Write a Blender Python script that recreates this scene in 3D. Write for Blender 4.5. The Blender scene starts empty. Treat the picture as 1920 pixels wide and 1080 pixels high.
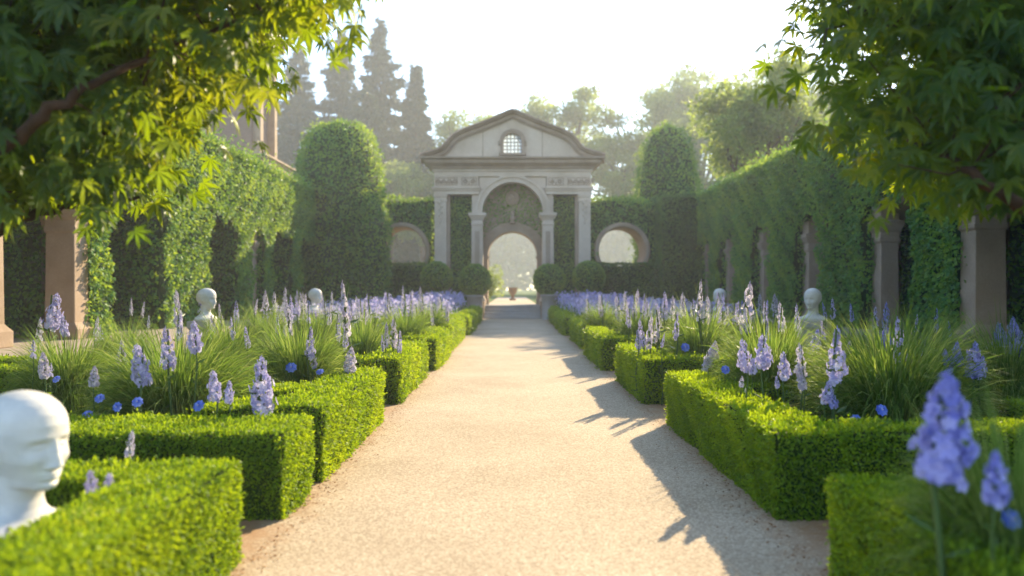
import bpy, math, random
import numpy as np
from mathutils import Vector, Matrix
R = math.radians
scene = bpy.context.scene
COL = scene.collection
rng = np.random.default_rng(11)
random.seed(5)

# ------------------------------------------------------------------ camera, light, air
CAMZ, FPX = 1.55, 1400.0
cam_data = bpy.data.cameras.new("camera")
cam_data.sensor_width = 36.0
cam_data.lens = FPX / 1920 * 36
cam_data.clip_end = 2000
cam_data.clip_start = 0.05
cam_data.dof.use_dof = True
cam_data.dof.focus_distance = 8.5
cam_data.dof.aperture_fstop = 0.85
cam = bpy.data.objects.new("camera", cam_data)
cam.location = (0, 0, CAMZ)
cam.rotation_euler = (R(90), 0, 0)
COL.objects.link(cam)
scene.camera = cam

SUN_AZ, SUN_EL = R(30), R(27)          # azimuth measured from +Y towards +X
sun_dir = Vector((math.sin(SUN_AZ) * math.cos(SUN_EL), math.cos(SUN_AZ) * math.cos(SUN_EL), math.sin(SUN_EL)))
world = bpy.data.worlds.new("World")
scene.world = world
world.use_nodes = True
wn = world.node_tree.nodes
wl = world.node_tree.links
sky = wn.new("ShaderNodeTexSky")
sky.sky_type = 'NISHITA'
sky.sun_disc = False
sky.sun_elevation = SUN_EL
sky.sun_rotation = SUN_AZ
sky.air_density = 1.0
sky.dust_density = 0.25
sky.ozone_density = 1.6
wl.new(sky.outputs[0], wn["Background"].inputs[0])
wn["Background"].inputs[1].default_value = 0.15
sl = bpy.data.lights.new("sun", 'SUN')
sl.energy = 4.4
sl.angle = R(0.5)
sl.color = (1.0, 0.82, 0.52)
sun = bpy.data.objects.new("sun", sl)
sun.rotation_euler = sun_dir.to_track_quat('Z', 'Y').to_euler()
COL.objects.link(sun)
scene.view_settings.view_transform = 'Standard'
scene.view_settings.look = 'None'
scene.view_settings.exposure = 1.58
scene.view_settings.gamma = 1.0
cy = scene.cycles
cy.use_denoising = True
cy.max_bounces = 8
cy.diffuse_bounces = 3
cy.glossy_bounces = 2
cy.transmission_bounces = 4
cy.volume_bounces = 1
cy.transparent_max_bounces = 8
cy.sample_clamp_indirect = 6.0


def at(px, py, d):
    return ((px - 960) / FPX * d, d, CAMZ - (py - 540) / FPX * d)


# ------------------------------------------------------------------ materials
def new_mat(name):
    m = bpy.data.materials.new(name)
    m.use_nodes = True
    nt = m.node_tree
    return m, nt, nt.nodes["Principled BSDF"]


def ramp(nt, stops):
    r = nt.nodes.new("ShaderNodeValToRGB")
    e = r.color_ramp.elements
    while len(e) < len(stops):
        e.new(0.5)
    for i, (p, c) in enumerate(stops):
        e[i].position = p
        e[i].color = (*c, 1)
    return r


def noise(nt, scale, detail=4, rough=0.55, coord='Object'):
    tc = nt.nodes.new("ShaderNodeTexCoord")
    n = nt.nodes.new("ShaderNodeTexNoise")
    n.inputs["Scale"].default_value = scale
    n.inputs["Detail"].default_value = detail
    n.inputs["Roughness"].default_value = rough
    nt.links.new(tc.outputs[coord], n.inputs["Vector"])
    return n


def mixc(nt, fac, a, b, mode='MIX'):
    m = nt.nodes.new("ShaderNodeMix")
    m.data_type = 'RGBA'
    m.blend_type = mode
    for sock, v in ((m.inputs[0], fac), (m.inputs[6], a), (m.inputs[7], b)):
        if isinstance(v, (int, float)):
            sock.default_value = v
        elif isinstance(v, tuple):
            sock.default_value = (*v, 1)
        else:
            nt.links.new(v, sock)
    return m.outputs[2]


def bump(nt, b, height, strength=0.4, dist=0.02):
    n = nt.nodes.new("ShaderNodeBump")
    n.inputs["Strength"].default_value = strength
    n.inputs["Distance"].default_value = dist
    nt.links.new(height, n.inputs["Height"])
    nt.links.new(n.outputs[0], b.inputs["Normal"])


def leaf_mat(name, stops, tstops, trans=0.4, rough=0.5, spec=0.3):
    """a leaf: reflected and transmitted colour vary from leaf to leaf (attribute rnd)"""
    m, nt, b = new_mat(name)
    a = nt.nodes.new("ShaderNodeAttribute")
    a.attribute_name = "rnd"
    r1 = ramp(nt, stops)
    r2 = ramp(nt, tstops)
    nt.links.new(a.outputs["Fac"], r1.inputs[0])
    nt.links.new(a.outputs["Fac"], r2.inputs[0])
    nt.links.new(r1.outputs[0], b.inputs["Base Color"])
    b.inputs["Roughness"].default_value = rough
    b.inputs["Specular IOR Level"].default_value = spec
    t = nt.nodes.new("ShaderNodeBsdfTranslucent")
    nt.links.new(r2.outputs[0], t.inputs[0])
    mx = nt.nodes.new("ShaderNodeMixShader")
    mx.inputs[0].default_value = trans
    nt.links.new(b.outputs[0], mx.inputs[1])
    nt.links.new(t.outputs[0], mx.inputs[2])
    nt.links.new(mx.outputs[0], nt.nodes["Material Output"].inputs[0])
    return m


def stone_mat(name, c1, c2, c3, scale=3.0, bmp=0.35, rough=0.85):
    m, nt, b = new_mat(name)
    n1 = noise(nt, scale, 6, 0.65)
    n2 = noise(nt, scale * 14, 4, 0.6)
    n3 = noise(nt, scale * 0.35, 3, 0.5)
    r = ramp(nt, [(0.3, c1), (0.55, c2), (0.75, c3)])
    nt.links.new(n1.outputs[0], r.inputs[0])
    c = mixc(nt, n2.outputs[0], r.outputs[0], tuple(0.62 * x for x in c2))
    r3 = ramp(nt, [(0.45, (1, 1, 1)), (0.7, (0.62, 0.6, 0.55))])
    nt.links.new(n3.outputs[0], r3.inputs[0])
    c = mixc(nt, 0.6, c, r3.outputs[0], 'MULTIPLY')
    nt.links.new(c, b.inputs["Base Color"])
    b.inputs["Roughness"].default_value = rough
    b.inputs["Specular IOR Level"].default_value = 0.2
    bump(nt, b, n2.outputs[0], bmp, 0.015)
    return m


M = {}
M['box'] = leaf_mat("box_leaf", [(0.0, (0.055, 0.13, 0.006)), (0.5, (0.14, 0.26, 0.010)), (0.95, (0.30, 0.42, 0.016)), (1.0, (0.34, 0.27, 0.05))],
                    [(0.0, (0.18, 0.32, 0.006)), (1.0, (0.60, 0.70, 0.012))], 0.45)
M['boxcore'] = stone_mat("box_twigs", (0.02, 0.05, 0.006), (0.035, 0.08, 0.008), (0.05, 0.11, 0.01), 14, 0.8)
M['ivy'] = leaf_mat("ivy_leaf", [(0.0, (0.035, 0.14, 0.045)), (0.5, (0.08, 0.235, 0.06)), (1.0, (0.20, 0.36, 0.05))],
                    [(0.0, (0.10, 0.24, 0.02)), (1.0, (0.55, 0.66, 0.05))], 0.40)
M['ivycore'] = stone_mat("ivy_twigs", (0.014, 0.04, 0.016), (0.022, 0.06, 0.022), (0.035, 0.075, 0.028), 6, 0.9)
M['yew'] = leaf_mat("yew_leaf", [(0.0, (0.022, 0.085, 0.028)), (0.5, (0.05, 0.145, 0.036)), (1.0, (0.11, 0.23, 0.04))],
                    [(0.0, (0.08, 0.17, 0.02)), (1.0, (0.30, 0.40, 0.04))], 0.28)
M['clipped'] = leaf_mat('clipped_leaf', [(0.0, (0.045, 0.16, 0.05)), (0.5, (0.10, 0.25, 0.06)), (1.0, (0.19, 0.35, 0.06))], [(0.0, (0.14, 0.30, 0.03)), (1.0, (0.62, 0.70, 0.06))], 0.42)
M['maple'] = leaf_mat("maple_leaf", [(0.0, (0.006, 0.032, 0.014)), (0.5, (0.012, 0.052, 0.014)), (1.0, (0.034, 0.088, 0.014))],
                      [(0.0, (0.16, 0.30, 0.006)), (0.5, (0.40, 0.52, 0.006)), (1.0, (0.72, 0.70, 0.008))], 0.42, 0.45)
M['grass'] = leaf_mat("grass_blade", [(0.0, (0.032, 0.088, 0.018)), (0.55, (0.10, 0.185, 0.034)), (0.93, (0.29, 0.35, 0.10)), (1.0, (0.42, 0.38, 0.18))],
                      [(0.0, (0.10, 0.22, 0.02)), (0.6, (0.28, 0.42, 0.05)), (1.0, (0.56, 0.60, 0.15))], 0.40, 0.6, 0.14)
M['lily'] = leaf_mat("strap_leaf", [(0.0, (0.04, 0.10, 0.014)), (1.0, (0.12, 0.19, 0.02))],
                     [(0.0, (0.16, 0.28, 0.02)), (1.0, (0.40, 0.46, 0.04))], 0.4, 0.4)
M['tree'] = leaf_mat("tree_leaf", [(0.0, (0.03, 0.06, 0.016)), (0.5, (0.06, 0.11, 0.022)), (1.0, (0.12, 0.17, 0.03))],
                     [(0.0, (0.20, 0.30, 0.04)), (1.0, (0.52, 0.58, 0.10))], 0.55)
M['conifer'] = leaf_mat("conifer_needles", [(0.0, (0.010, 0.026, 0.016)), (0.6, (0.02, 0.048, 0.026)), (1.0, (0.04, 0.075, 0.03))],
                        [(0.0, (0.03, 0.07, 0.02)), (1.0, (0.10, 0.15, 0.03))], 0.15)
M['bark'] = stone_mat("bark", (0.05, 0.03, 0.02), (0.12, 0.065, 0.04), (0.2, 0.11, 0.07), 9, 0.9)
M['stem'] = leaf_mat("flower_stem", [(0.0, (0.05, 0.10, 0.03)), (1.0, (0.09, 0.15, 0.04))], [(0, (0.1, 0.2, 0.03)), (1, (0.2, 0.3, 0.05))], 0.15)


def petal(name, a, b, c):
    return leaf_mat(name, [(0.0, a), (0.5, b), (1.0, c)], [(0.0, a), (1.0, c)], 0.4, 0.55, 0.15)


M['pale'] = petal("pale_petal", (0.40, 0.35, 0.56), (0.60, 0.55, 0.73), (0.80, 0.76, 0.82))
M['lilac'] = petal("lilac_petal", (0.33, 0.29, 0.61), (0.52, 0.48, 0.79), (0.74, 0.70, 0.88))
M['violet'] = petal("violet_petal", (0.19, 0.19, 0.58), (0.33, 0.34, 0.78), (0.55, 0.54, 0.88))
M['blue'] = petal("blue_petal", (0.08, 0.14, 0.62), (0.16, 0.26, 0.80), (0.36, 0.46, 0.90))
M['stone'] = stone_mat("pale_stone", (0.64, 0.49, 0.37), (0.72, 0.575, 0.455), (0.78, 0.66, 0.54), 1.3, 0.3)
M['stonedark'] = stone_mat("brown_stone", (0.38, 0.275, 0.20), (0.47, 0.35, 0.265), (0.56, 0.435, 0.34), 1.6, 0.35)
M['sandstone'] = stone_mat("sandstone", (0.37, 0.265, 0.185), (0.47, 0.345, 0.25), (0.56, 0.425, 0.32), 2.2, 0.35)
M['terracotta'] = stone_mat("terracotta", (0.30, 0.17, 0.10), (0.38, 0.23, 0.14), (0.45, 0.29, 0.18), 2.0, 0.3)
M['step'] = stone_mat("step_stone", (0.42, 0.39, 0.37), (0.50, 0.47, 0.45), (0.58, 0.55, 0.52), 1.5, 0.3)
M['plaster'] = stone_mat("bust_plaster", (0.76, 0.73, 0.68), (0.80, 0.77, 0.73), (0.83, 0.80, 0.76), 1.5, 0.04, 0.5)
M['sandlite'] = leaf_mat('loose_stone', [(0, (0.30, 0.24, 0.18)), (.6, (0.5, 0.43, 0.34)), (1, (0.68, 0.62, 0.54))], [(0, (0, 0, 0)), (1, (0, 0, 0))], 0.0, 0.9, 0.1)
M['litter'] = leaf_mat('leaf_litter', [(0, (0.12, 0.05, 0.02)), (.6, (0.28, 0.12, 0.04)), (1, (0.42, 0.24, 0.09))], [(0, (0.2, 0.08, 0.02)), (1, (0.4, 0.2, 0.05))], 0.2, 0.8, 0.1)
M['soil'] = stone_mat("soil", (0.028, 0.02, 0.013), (0.05, 0.036, 0.022), (0.08, 0.055, 0.034), 5, 0.9)


def brick_mat():
    m, nt, b = new_mat("tower_brick")
    tc = nt.nodes.new("ShaderNodeTexCoord")
    mp = nt.nodes.new("ShaderNodeMapping")
    mp.inputs["Rotation"].default_value = (R(90), 0, 0)
    br = nt.nodes.new("ShaderNodeTexBrick")
    br.inputs["Color1"].default_value = (0.26, 0.15, 0.11, 1)
    br.inputs["Color2"].default_value = (0.34, 0.21, 0.15, 1)
    br.inputs["Mortar"].default_value = (0.34, 0.29, 0.25, 1)
    br.inputs["Scale"].default_value = 3.4
    br.inputs["Mortar Size"].default_value = 0.012
    nt.links.new(tc.outputs["Object"], mp.inputs[0])
    nt.links.new(mp.outputs[0], br.inputs[0])
    n = noise(nt, 0.9, 5)
    c = mixc(nt, n.outputs[0], br.outputs[0], (0.2, 0.14, 0.11))
    nt.links.new(c, b.inputs["Base Color"])
    b.inputs["Roughness"].default_value = 0.9
    bump(nt, b, br.outputs[1], -0.3, 0.01)
    return m


M['brick'] = brick_mat()


def gravel_mat():
    m, nt, b = new_mat("path_gravel")
    tc = nt.nodes.new("ShaderNodeTexCoord")
    v = nt.nodes.new("ShaderNodeTexVoronoi")
    v.inputs["Scale"].default_value = 95
    nt.links.new(tc.outputs["Object"], v.inputs["Vector"])
    sep = nt.nodes.new("ShaderNodeSeparateColor")
    nt.links.new(v.outputs["Color"], sep.inputs[0])
    r = ramp(nt, [(0.0, (0.32, 0.25, 0.18)), (0.45, (0.46, 0.37, 0.27)), (0.8, (0.545, 0.45, 0.335)), (1.0, (0.66, 0.57, 0.44))])
    nt.links.new(sep.outputs[0], r.inputs[0])
    n = noise(nt, 0.7, 5, 0.6)
    rr = ramp(nt, [(0.3, (0.84, 0.80, 0.74)), (0.7, (1.08, 1.04, 1.0))])
    nt.links.new(n.outputs[0], rr.inputs[0])
    c = mixc(nt, 1.0, r.outputs[0], rr.outputs[0], 'MULTIPLY')
    # rust-coloured fallen leaves and soil worked into the gravel along both edges
    sx = nt.nodes.new("ShaderNodeSeparateXYZ")
    nt.links.new(tc.outputs["Object"], sx.inputs[0])
    off = nt.nodes.new("ShaderNodeMath"); off.operation = 'SUBTRACT'; off.inputs[1].default_value = 0.11
    ab = nt.nodes.new("ShaderNodeMath"); ab.operation = 'ABSOLUTE'
    nt.links.new(sx.outputs[0], off.inputs[0]); nt.links.new(off.outputs[0], ab.inputs[0])
    n2 = noise(nt, 5, 6, 0.75)
    ad = nt.nodes.new("ShaderNodeMath"); ad.operation = 'MULTIPLY_ADD'
    ad.inputs[1].default_value = 0.9
    nt.links.new(n2.outputs[0], ad.inputs[0]); nt.links.new(ab.outputs[0], ad.inputs[2])
    er = ramp(nt, [(0.0, (0, 0, 0)), (1.0, (1, 1, 1))])
    mr = nt.nodes.new("ShaderNodeMapRange")
    mr.inputs[1].default_value = 1.86; mr.inputs[2].default_value = 2.4
    nt.links.new(ad.outputs[0], mr.inputs[0]); nt.links.new(mr.outputs[0], er.inputs[0])
    c = mixc(nt, er.outputs[0], c, (0.36, 0.19, 0.09))
    c = mixc(nt, 0.35, c, r.outputs[0], 'MULTIPLY') if False else c
    nt.links.new(c, b.inputs["Base Color"])
    b.inputs["Roughness"].default_value = 0.9
    b.inputs["Specular IOR Level"].default_value = 0.2
    bump(nt, b, v.outputs["Distance"], -0.7, 0.009)
    return m


M['gravel'] = gravel_mat()


def lawn_mat():
    m, nt, b = new_mat("lawn")
    n = noise(nt, 0.6, 8, 0.7)
    r = ramp(nt, [(0.3, (0.05, 0.09, 0.02)), (0.7, (0.11, 0.16, 0.04))])
    nt.links.new(n.outputs[0], r.inputs[0])
    nt.links.new(r.outputs[0], b.inputs["Base Color"])
    b.inputs["Roughness"].default_value = 0.95
    b.inputs["Specular IOR Level"].default_value = 0.1
    bump(nt, b, noise(nt, 30, 4).outputs[0], 0.6, 0.03)
    return m


M['lawn'] = lawn_mat()


def paving_mat():
    m, nt, b = new_mat("terrace_paving")
    tc = nt.nodes.new("ShaderNodeTexCoord")
    br = nt.nodes.new("ShaderNodeTexBrick")
    br.inputs["Color1"].default_value = (0.36, 0.28, 0.22, 1)
    br.inputs["Color2"].default_value = (0.42, 0.34, 0.27, 1)
    br.inputs["Mortar"].default_value = (0.2, 0.16, 0.13, 1)
    br.inputs["Scale"].default_value = 0.9
    br.inputs["Mortar Size"].default_value = 0.008
    nt.links.new(tc.outputs["Object"], br.inputs[0])
    n = noise(nt, 3, 6, 0.7)
    c = mixc(nt, n.outputs[0], br.outputs[0], (0.26, 0.21, 0.17))
    nt.links.new(c, b.inputs["Base Color"])
    b.inputs["Roughness"].default_value = 0.85
    bump(nt, b, n.outputs[0], 0.3, 0.01)
    return m


M['paving'] = paving_mat()


def glass_mat():
    m, nt, b = new_mat("sky_toned_glass")
    b.inputs["Base Color"].default_value = (0.55, 0.66, 0.74, 1)  # pale blue in the pane colour stands in for sky seen in the glass
    b.inputs["Roughness"].default_value = 0.15
    t = nt.nodes.new("ShaderNodeBsdfTranslucent")
    t.inputs[0].default_value = (0.55, 0.66, 0.78, 1)
    mx = nt.nodes.new("ShaderNodeMixShader")
    mx.inputs[0].default_value = 0.5
    nt.links.new(b.outputs[0], mx.inputs[1]); nt.links.new(t.outputs[0], mx.inputs[2])
    nt.links.new(mx.outputs[0], nt.nodes["Material Output"].inputs[0])
    return m


M['glass'] = glass_mat()


# ------------------------------------------------------------------ mesh building
class MB:
    """collects quads; build() links them as ONE mesh object"""
    def __init__(s):
        s.V, s.Q, s.m, s.s, s.r, s.n = [], [], [], [], [], 0

    def add(s, V, Q, mat=0, smooth=False, rnd=None):
        V = np.asarray(V, float).reshape(-1, 3)
        Q = np.asarray(Q, np.int64).reshape(-1, 4)
        s.V.append(V); s.Q.append(Q + s.n)
        s.m.append(np.full(len(Q), mat)); s.s.append(np.full(len(Q), smooth))
        s.r.append(np.full(len(V), 0.5) if rnd is None else np.asarray(rnd, float))
        s.n += len(V)
        return s

    def box(s, x0, x1, y0, y1, z0, z1, mat=0):
        V = [(x0, y0, z0), (x1, y0, z0), (x1, y1, z0), (x0, y1, z0), (x0, y0, z1), (x1, y0, z1), (x1, y1, z1), (x0, y1, z1)]
        return s.add(V, [(0, 3, 2, 1), (4, 5, 6, 7), (0, 1, 5, 4), (1, 2, 6, 5), (2, 3, 7, 6), (3, 0, 4, 7)], mat)

    def lathe(s, prof, c=(0, 0, 0), seg=24, mat=0, smooth=True, sq=None):
        """prof: (radius, z) rows; sq: superellipse exponent for square-ish plans"""
        th = np.linspace(0, 2 * np.pi, seg, endpoint=False)
        cx, sx = np.cos(th), np.sin(th)
        V = []
        for r, z in prof:
            V.append(np.stack([c[0] + r * cx, c[1] + r * sx, np.full(seg, c[2] + z)], 1))
        Q = []
        for i in range(len(prof) - 1):
            for j in range(seg):
                k = (j + 1) % seg
                Q.append((i * seg + j, i * seg + k, (i + 1) * seg + k, (i + 1) * seg + j))
        return s.add(np.concatenate(V), Q, mat, smooth)

    def sqprof(s, prof, cx, cy, z0=0, mat=0):
        """stack of square rings (half-size x, half-size y, z) -> moulded square column"""
        V = []
        for hx, hy, z in prof:
            V += [(cx - hx, cy - hy, z0 + z), (cx + hx, cy - hy, z0 + z), (cx + hx, cy + hy, z0 + z), (cx - hx, cy + hy, z0 + z)]
        Q = []
        n = len(prof)
        for i in range(n - 1):
            for j in range(4):
                k = (j + 1) % 4
                Q.append((i * 4 + j, i * 4 + k, i * 4 + 4 + k, i * 4 + 4 + j))
        Q.append((0, 3, 2, 1)); Q.append((n * 4 - 4, n * 4 - 3, n * 4 - 2, n * 4 - 1))
        return s.add(V, Q, mat)

    def tube(s, pts, rad, seg=8, mat=0):
        pts = np.asarray(pts, float)
        n = len(pts)
        rad = np.broadcast_to(np.asarray(rad, float), (n,))
        V = []
        up = np.array([0.31, 0.17, 0.93])
        for i in range(n):
            t = pts[min(i + 1, n - 1)] - pts[max(i - 1, 0)]
            t = t / (np.linalg.norm(t) + 1e-9)
            a = np.cross(t, up); a /= np.linalg.norm(a) + 1e-9
            b = np.cross(t, a)
            th = np.linspace(0, 2 * np.pi, seg, endpoint=False)
            V.append(pts[i] + rad[i] * (np.cos(th)[:, None] * a + np.sin(th)[:, None] * b))
        Q = []
        for i in range(n - 1):
            for j in range(seg):
                k = (j + 1) % seg
                Q.append((i * seg + j, i * seg + k, (i + 1) * seg + k, (i + 1) * seg + j))
        return s.add(np.concatenate(V), Q, mat, True)

    def blob(s, c, r, mat=0, seg=14, rings=9, rnd=None):
        c = np.asarray(c, float); r = np.broadcast_to(np.asarray(r, float), (3,))
        ph = np.linspace(-np.pi / 2, np.pi / 2, rings)
        th = np.linspace(0, 2 * np.pi, seg, endpoint=False)
        V = np.stack([np.outer(np.cos(ph), np.cos(th)), np.outer(np.cos(ph), np.sin(th)), np.repeat(np.sin(ph)[:, None], seg, 1)], 2).reshape(-1, 3)
        Q = [(i * seg + j, i * seg + (j + 1) % seg, (i + 1) * seg + (j + 1) % seg, (i + 1) * seg + j) for i in range(rings - 1) for j in range(seg)]
        return s.add(c + V * r, Q, mat, True)

    def ring(s, c, r, t, mat=0, seg=20, axis='y'):
        """a small torus facing the given axis"""
        V, Q = [], []
        for i in range(seg):
            a = 2 * math.pi * i / seg
            for j in range(6):
                b = 2 * math.pi * j / 6
                q = r + t * math.cos(b)
                p = (q * math.cos(a), t * math.sin(b), q * math.sin(a))
                V.append((c[0] + p[0], c[1] + p[1], c[2] + p[2]))
                Q.append((i * 6 + j, ((i + 1) % seg) * 6 + j, ((i + 1) % seg) * 6 + (j + 1) % 6, i * 6 + (j + 1) % 6))
        return s.add(V, Q, mat, True)

    def holed(s, us, zlo, zhi, hlo, hhi, t0, t1, fmap, mat=0, hole_floor=True, cap=True):
        """a thick wall: us = station list along the wall, zlo/zhi outer edge, hlo/hhi hole edge or None where solid;
        fmap(u,t,z)->xyz"""
        V, Q = [], []

        def q(a, b, c, d):
            i = len(V)
            V.extend([fmap(*a), fmap(*b), fmap(*c), fmap(*d)])
            Q.append((i, i + 1, i + 2, i + 3))
        for u0, u1 in zip(us[:-1], us[1:]):
            um = (u0 + u1) / 2
            L0, L1, H0, H1 = zlo(u0), zlo(u1), zhi(u0), zhi(u1)
            spans = [((L0, L1), (H0, H1))]
            if hhi(um) is not None:
                a0, a1 = hlo(u0), hlo(u1)
                b0, b1 = hhi(u0), hhi(u1)
                if a0 is None or a1 is None: a0 = a1 = hlo(um)
                if b0 is None: b0 = hlo(um)
                if b1 is None: b1 = hlo(um)
                spans = []
                if min(a0, a1) > min(L0, L1) + 1e-4:
                    spans.append(((L0, L1), (a0, a1)))
                    q((u0, t0, a0), (u1, t0, a1), (u1, t1, a1), (u0, t1, a0))
                spans.append(((b0, b1), (H0, H1)))
                q((u0, t0, b0), (u1, t0, b1), (u1, t1, b1), (u0, t1, b0))
            for (l0, l1), (h0, h1) in spans:
                for t in (t0, t1):
                    q((u0, t, l0), (u1, t, l1), (u1, t, h1), (u0, t, h0))
            q((u0, t0, H0), (u1, t0, H1), (u1, t1, H1), (u0, t1, H0))
        # jambs where solid meets hole
        for i, u in enumerate(us):
            l = i > 0 and hhi((us[i - 1] + u) / 2) is not None
            r = i < len(us) - 1 and hhi((us[i + 1] + u) / 2) is not None
            if l != r:
                um = (us[i - 1] + u) / 2 if l else (us[i + 1] + u) / 2
                a = hlo(um); b = hhi(u)
                if b is not None and b > a + 1e-4:
                    q((u, t0, a), (u, t1, a), (u, t1, b), (u, t0, b))
        for u in (us[0], us[-1]):
            q((u, t0, zlo(u)), (u, t1, zlo(u)), (u, t1, zhi(u)), (u, t0, zhi(u)))
        return s.add(V, Q, mat)

    def build(s, name, mats, parent=None, bevel=0.0):
        V = np.concatenate(s.V); Q = np.concatenate(s.Q)
        me = bpy.data.meshes.new(name)
        me.vertices.add(len(V)); me.vertices.foreach_set("co", V.astype(np.float32).ravel())
        me.loops.add(len(Q) * 4); me.loops.foreach_set("vertex_index", Q.astype(np.int32).ravel())
        me.polygons.add(len(Q)); me.polygons.foreach_set("loop_start", np.arange(0, len(Q) * 4, 4, dtype=np.int32))
        me.polygons.foreach_set("material_index", np.concatenate(s.m).astype(np.int32))
        me.polygons.foreach_set("use_smooth", np.concatenate(s.s).astype(bool))
        at_ = me.attributes.new("rnd", 'FLOAT', 'POINT')
        at_.data.foreach_set("value", np.concatenate(s.r).astype(np.float32))
        for m_ in (mats if isinstance(mats, (list, tuple)) else [mats]):
            me.materials.append(m_)
        me.update(calc_edges=True)
        o = bpy.data.objects.new(name, me)
        COL.objects.link(o)
        if parent is not None:
            o.parent = parent
        if bevel:
            w = o.modifiers.new("edge_round", 'WELD'); w.merge_threshold = 0.0005
            b = o.modifiers.new("edge_wear", 'BEVEL')
            b.width = bevel; b.segments = 2; b.limit_method = 'ANGLE'; b.angle_limit = R(40)
        return o


def tag(o, label=None, cat=None, group=None, kind=None):
    if label: o["label"] = label
    if cat: o["category"] = cat
    if group: o["group"] = group
    if kind: o["kind"] = kind
    return o


def empty(name, loc=(0, 0, 0), rz=0.0):
    o = bpy.data.objects.new(name, None)
    o.empty_display_size = 0.2
    o.location = loc
    o.rotation_euler = (0, 0, rz)
    COL.objects.link(o)
    return o


def copy_tree(o, parent=None):
    c = o.copy()
    COL.objects.link(c)
    if parent is not None: c.parent = parent
    for ch in list(o.children):
        copy_tree(ch, c)
    return c


def unit(a):
    return a / (np.linalg.norm(a, axis=-1, keepdims=True) + 1e-9)


def patch(P, f=1.0, seed=0.0):
    """slow variation over space, 0..1"""
    x, y, z = P[:, 0] * f + seed, P[:, 1] * f + seed * 1.7, P[:, 2] * f - seed
    v = np.sin(2.1 * x + 1.3 * y) + np.sin(1.7 * y - 2.3 * z + 1.0) + np.sin(2.9 * z + 1.9 * x + 2.2) + np.sin(4.3 * x - 3.9 * y + 5.1 * z)
    return 0.5 + v / 8


def add_leaves(mb, P, N, L, W, mat=0, spread=0.9, droop=0.0, fold=0.25, seed=0.0, pf=1.0, lean=0.6):
    """small folded diamond leaves at P growing roughly along N"""
    n = len(P)
    if n == 0: return
    L = L * rng.uniform(0.65, 1.3, (n, 1)); W = W * rng.uniform(0.7, 1.25, (n, 1))
    a = unit(N * lean + spread * rng.normal(0, 0.6, (n, 3)) + np.array([0, 0, -droop]))
    w = unit(np.cross(a, N + rng.normal(0, 0.5, (n, 3))))
    nr = np.cross(w, a)
    V = np.empty((n, 4, 3))
    V[:, 0] = P
    V[:, 1] = P + a * L * 0.48 + w * W * 0.5 + nr * fold * W * 0.5
    V[:, 2] = P + a * L
    V[:, 3] = P + a * L * 0.48 - w * W * 0.5 + nr * fold * W * 0.5
    r = np.clip(0.5 * rng.random(n) + 0.5 * (1.5 * patch(P, pf, seed) - .25), 0, 1)
    mb.add(V.reshape(-1, 3), np.arange(n * 4).reshape(n, 4), mat, False, np.repeat(r, 4))


def on_rect(o, u, v, n, reject=None):
    o, u, v = (np.asarray(k, float) for k in (o, u, v))
    a, b = rng.random((n, 1)), rng.random((n, 1))
    P = o + a * u + b * v
    nn = np.cross(u, v); nn = nn / np.linalg.norm(nn)
    if reject is not None:
        P = P[~reject(P)]
    return P, np.repeat(nn[None], len(P), 0)


def box_faces(b):
    x0, x1, y0, y1, z0, z1 = b
    return [((x0, y0, z0), (x1 - x0, 0, 0), (0, 0, z1 - z0)),       # front (-y)
            ((x1, y1, z0), (x0 - x1, 0, 0), (0, 0, z1 - z0)),       # back
            ((x1, y0, z0), (0, y1 - y0, 0), (0, 0, z1 - z0)),       # +x
            ((x0, y1, z0), (0, y0 - y1, 0), (0, 0, z1 - z0)),       # -x
            ((x0, y0, z1), (x1 - x0, 0, 0), (0, y1 - y0, 0))]       # top


def leafy_boxes(mb, boxes, leaf, density, mat=0, core=1, inset=0.02, jit=0.015, skip=(), wave=0.012, **kw):
    for b in boxes:
        x0, x1, y0, y1, z0, z1 = b
        i = inset * rng.uniform(0.9, 1.15)
        mb.box(x0 + i, x1 - i, y0 + i, y1 - i, z0, z1 - i, core)
    for bi, b in enumerate(boxes):
        others = [c for j, c in enumerate(boxes) if j != bi]

        def rej(P):
            k = np.zeros(len(P), bool)
            for c in others:
                k |= (P[:, 0] > c[0] + .01) & (P[:, 0] < c[1] - .01) & (P[:, 1] > c[2] + .01) & (P[:, 1] < c[3] - .01) & (P[:, 2] < c[5] - .01) & (P[:, 2] > c[4])
            return k
        for fi, (o, u, v) in enumerate(box_faces(b)):
            if fi in skip: continue
            A = np.linalg.norm(u) * np.linalg.norm(v)
            P, N = on_rect(o, u, v, int(A * density), rej)
            if not len(P): continue
            off = -0.012 + (patch(P, 3.1, 2.0) - 0.5)[:, None] * 2 * wave + rng.exponential(jit, (len(P), 1)) * 0.6
            add_leaves(mb, P + N * off, N, leaf, leaf * 0.62, mat, **kw)


# ------------------------------------------------------------------ the setting
def sheet(name, x0, x1, y0, y1, z, mat, label, cat='ground'):
    o = MB().add([(x0, y0, z), (x1, y0, z), (x1, y1, z), (x0, y1, z)], [(0, 1, 2, 3)]).build(name, mat)
    return tag(o, label, cat, kind='structure')


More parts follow.
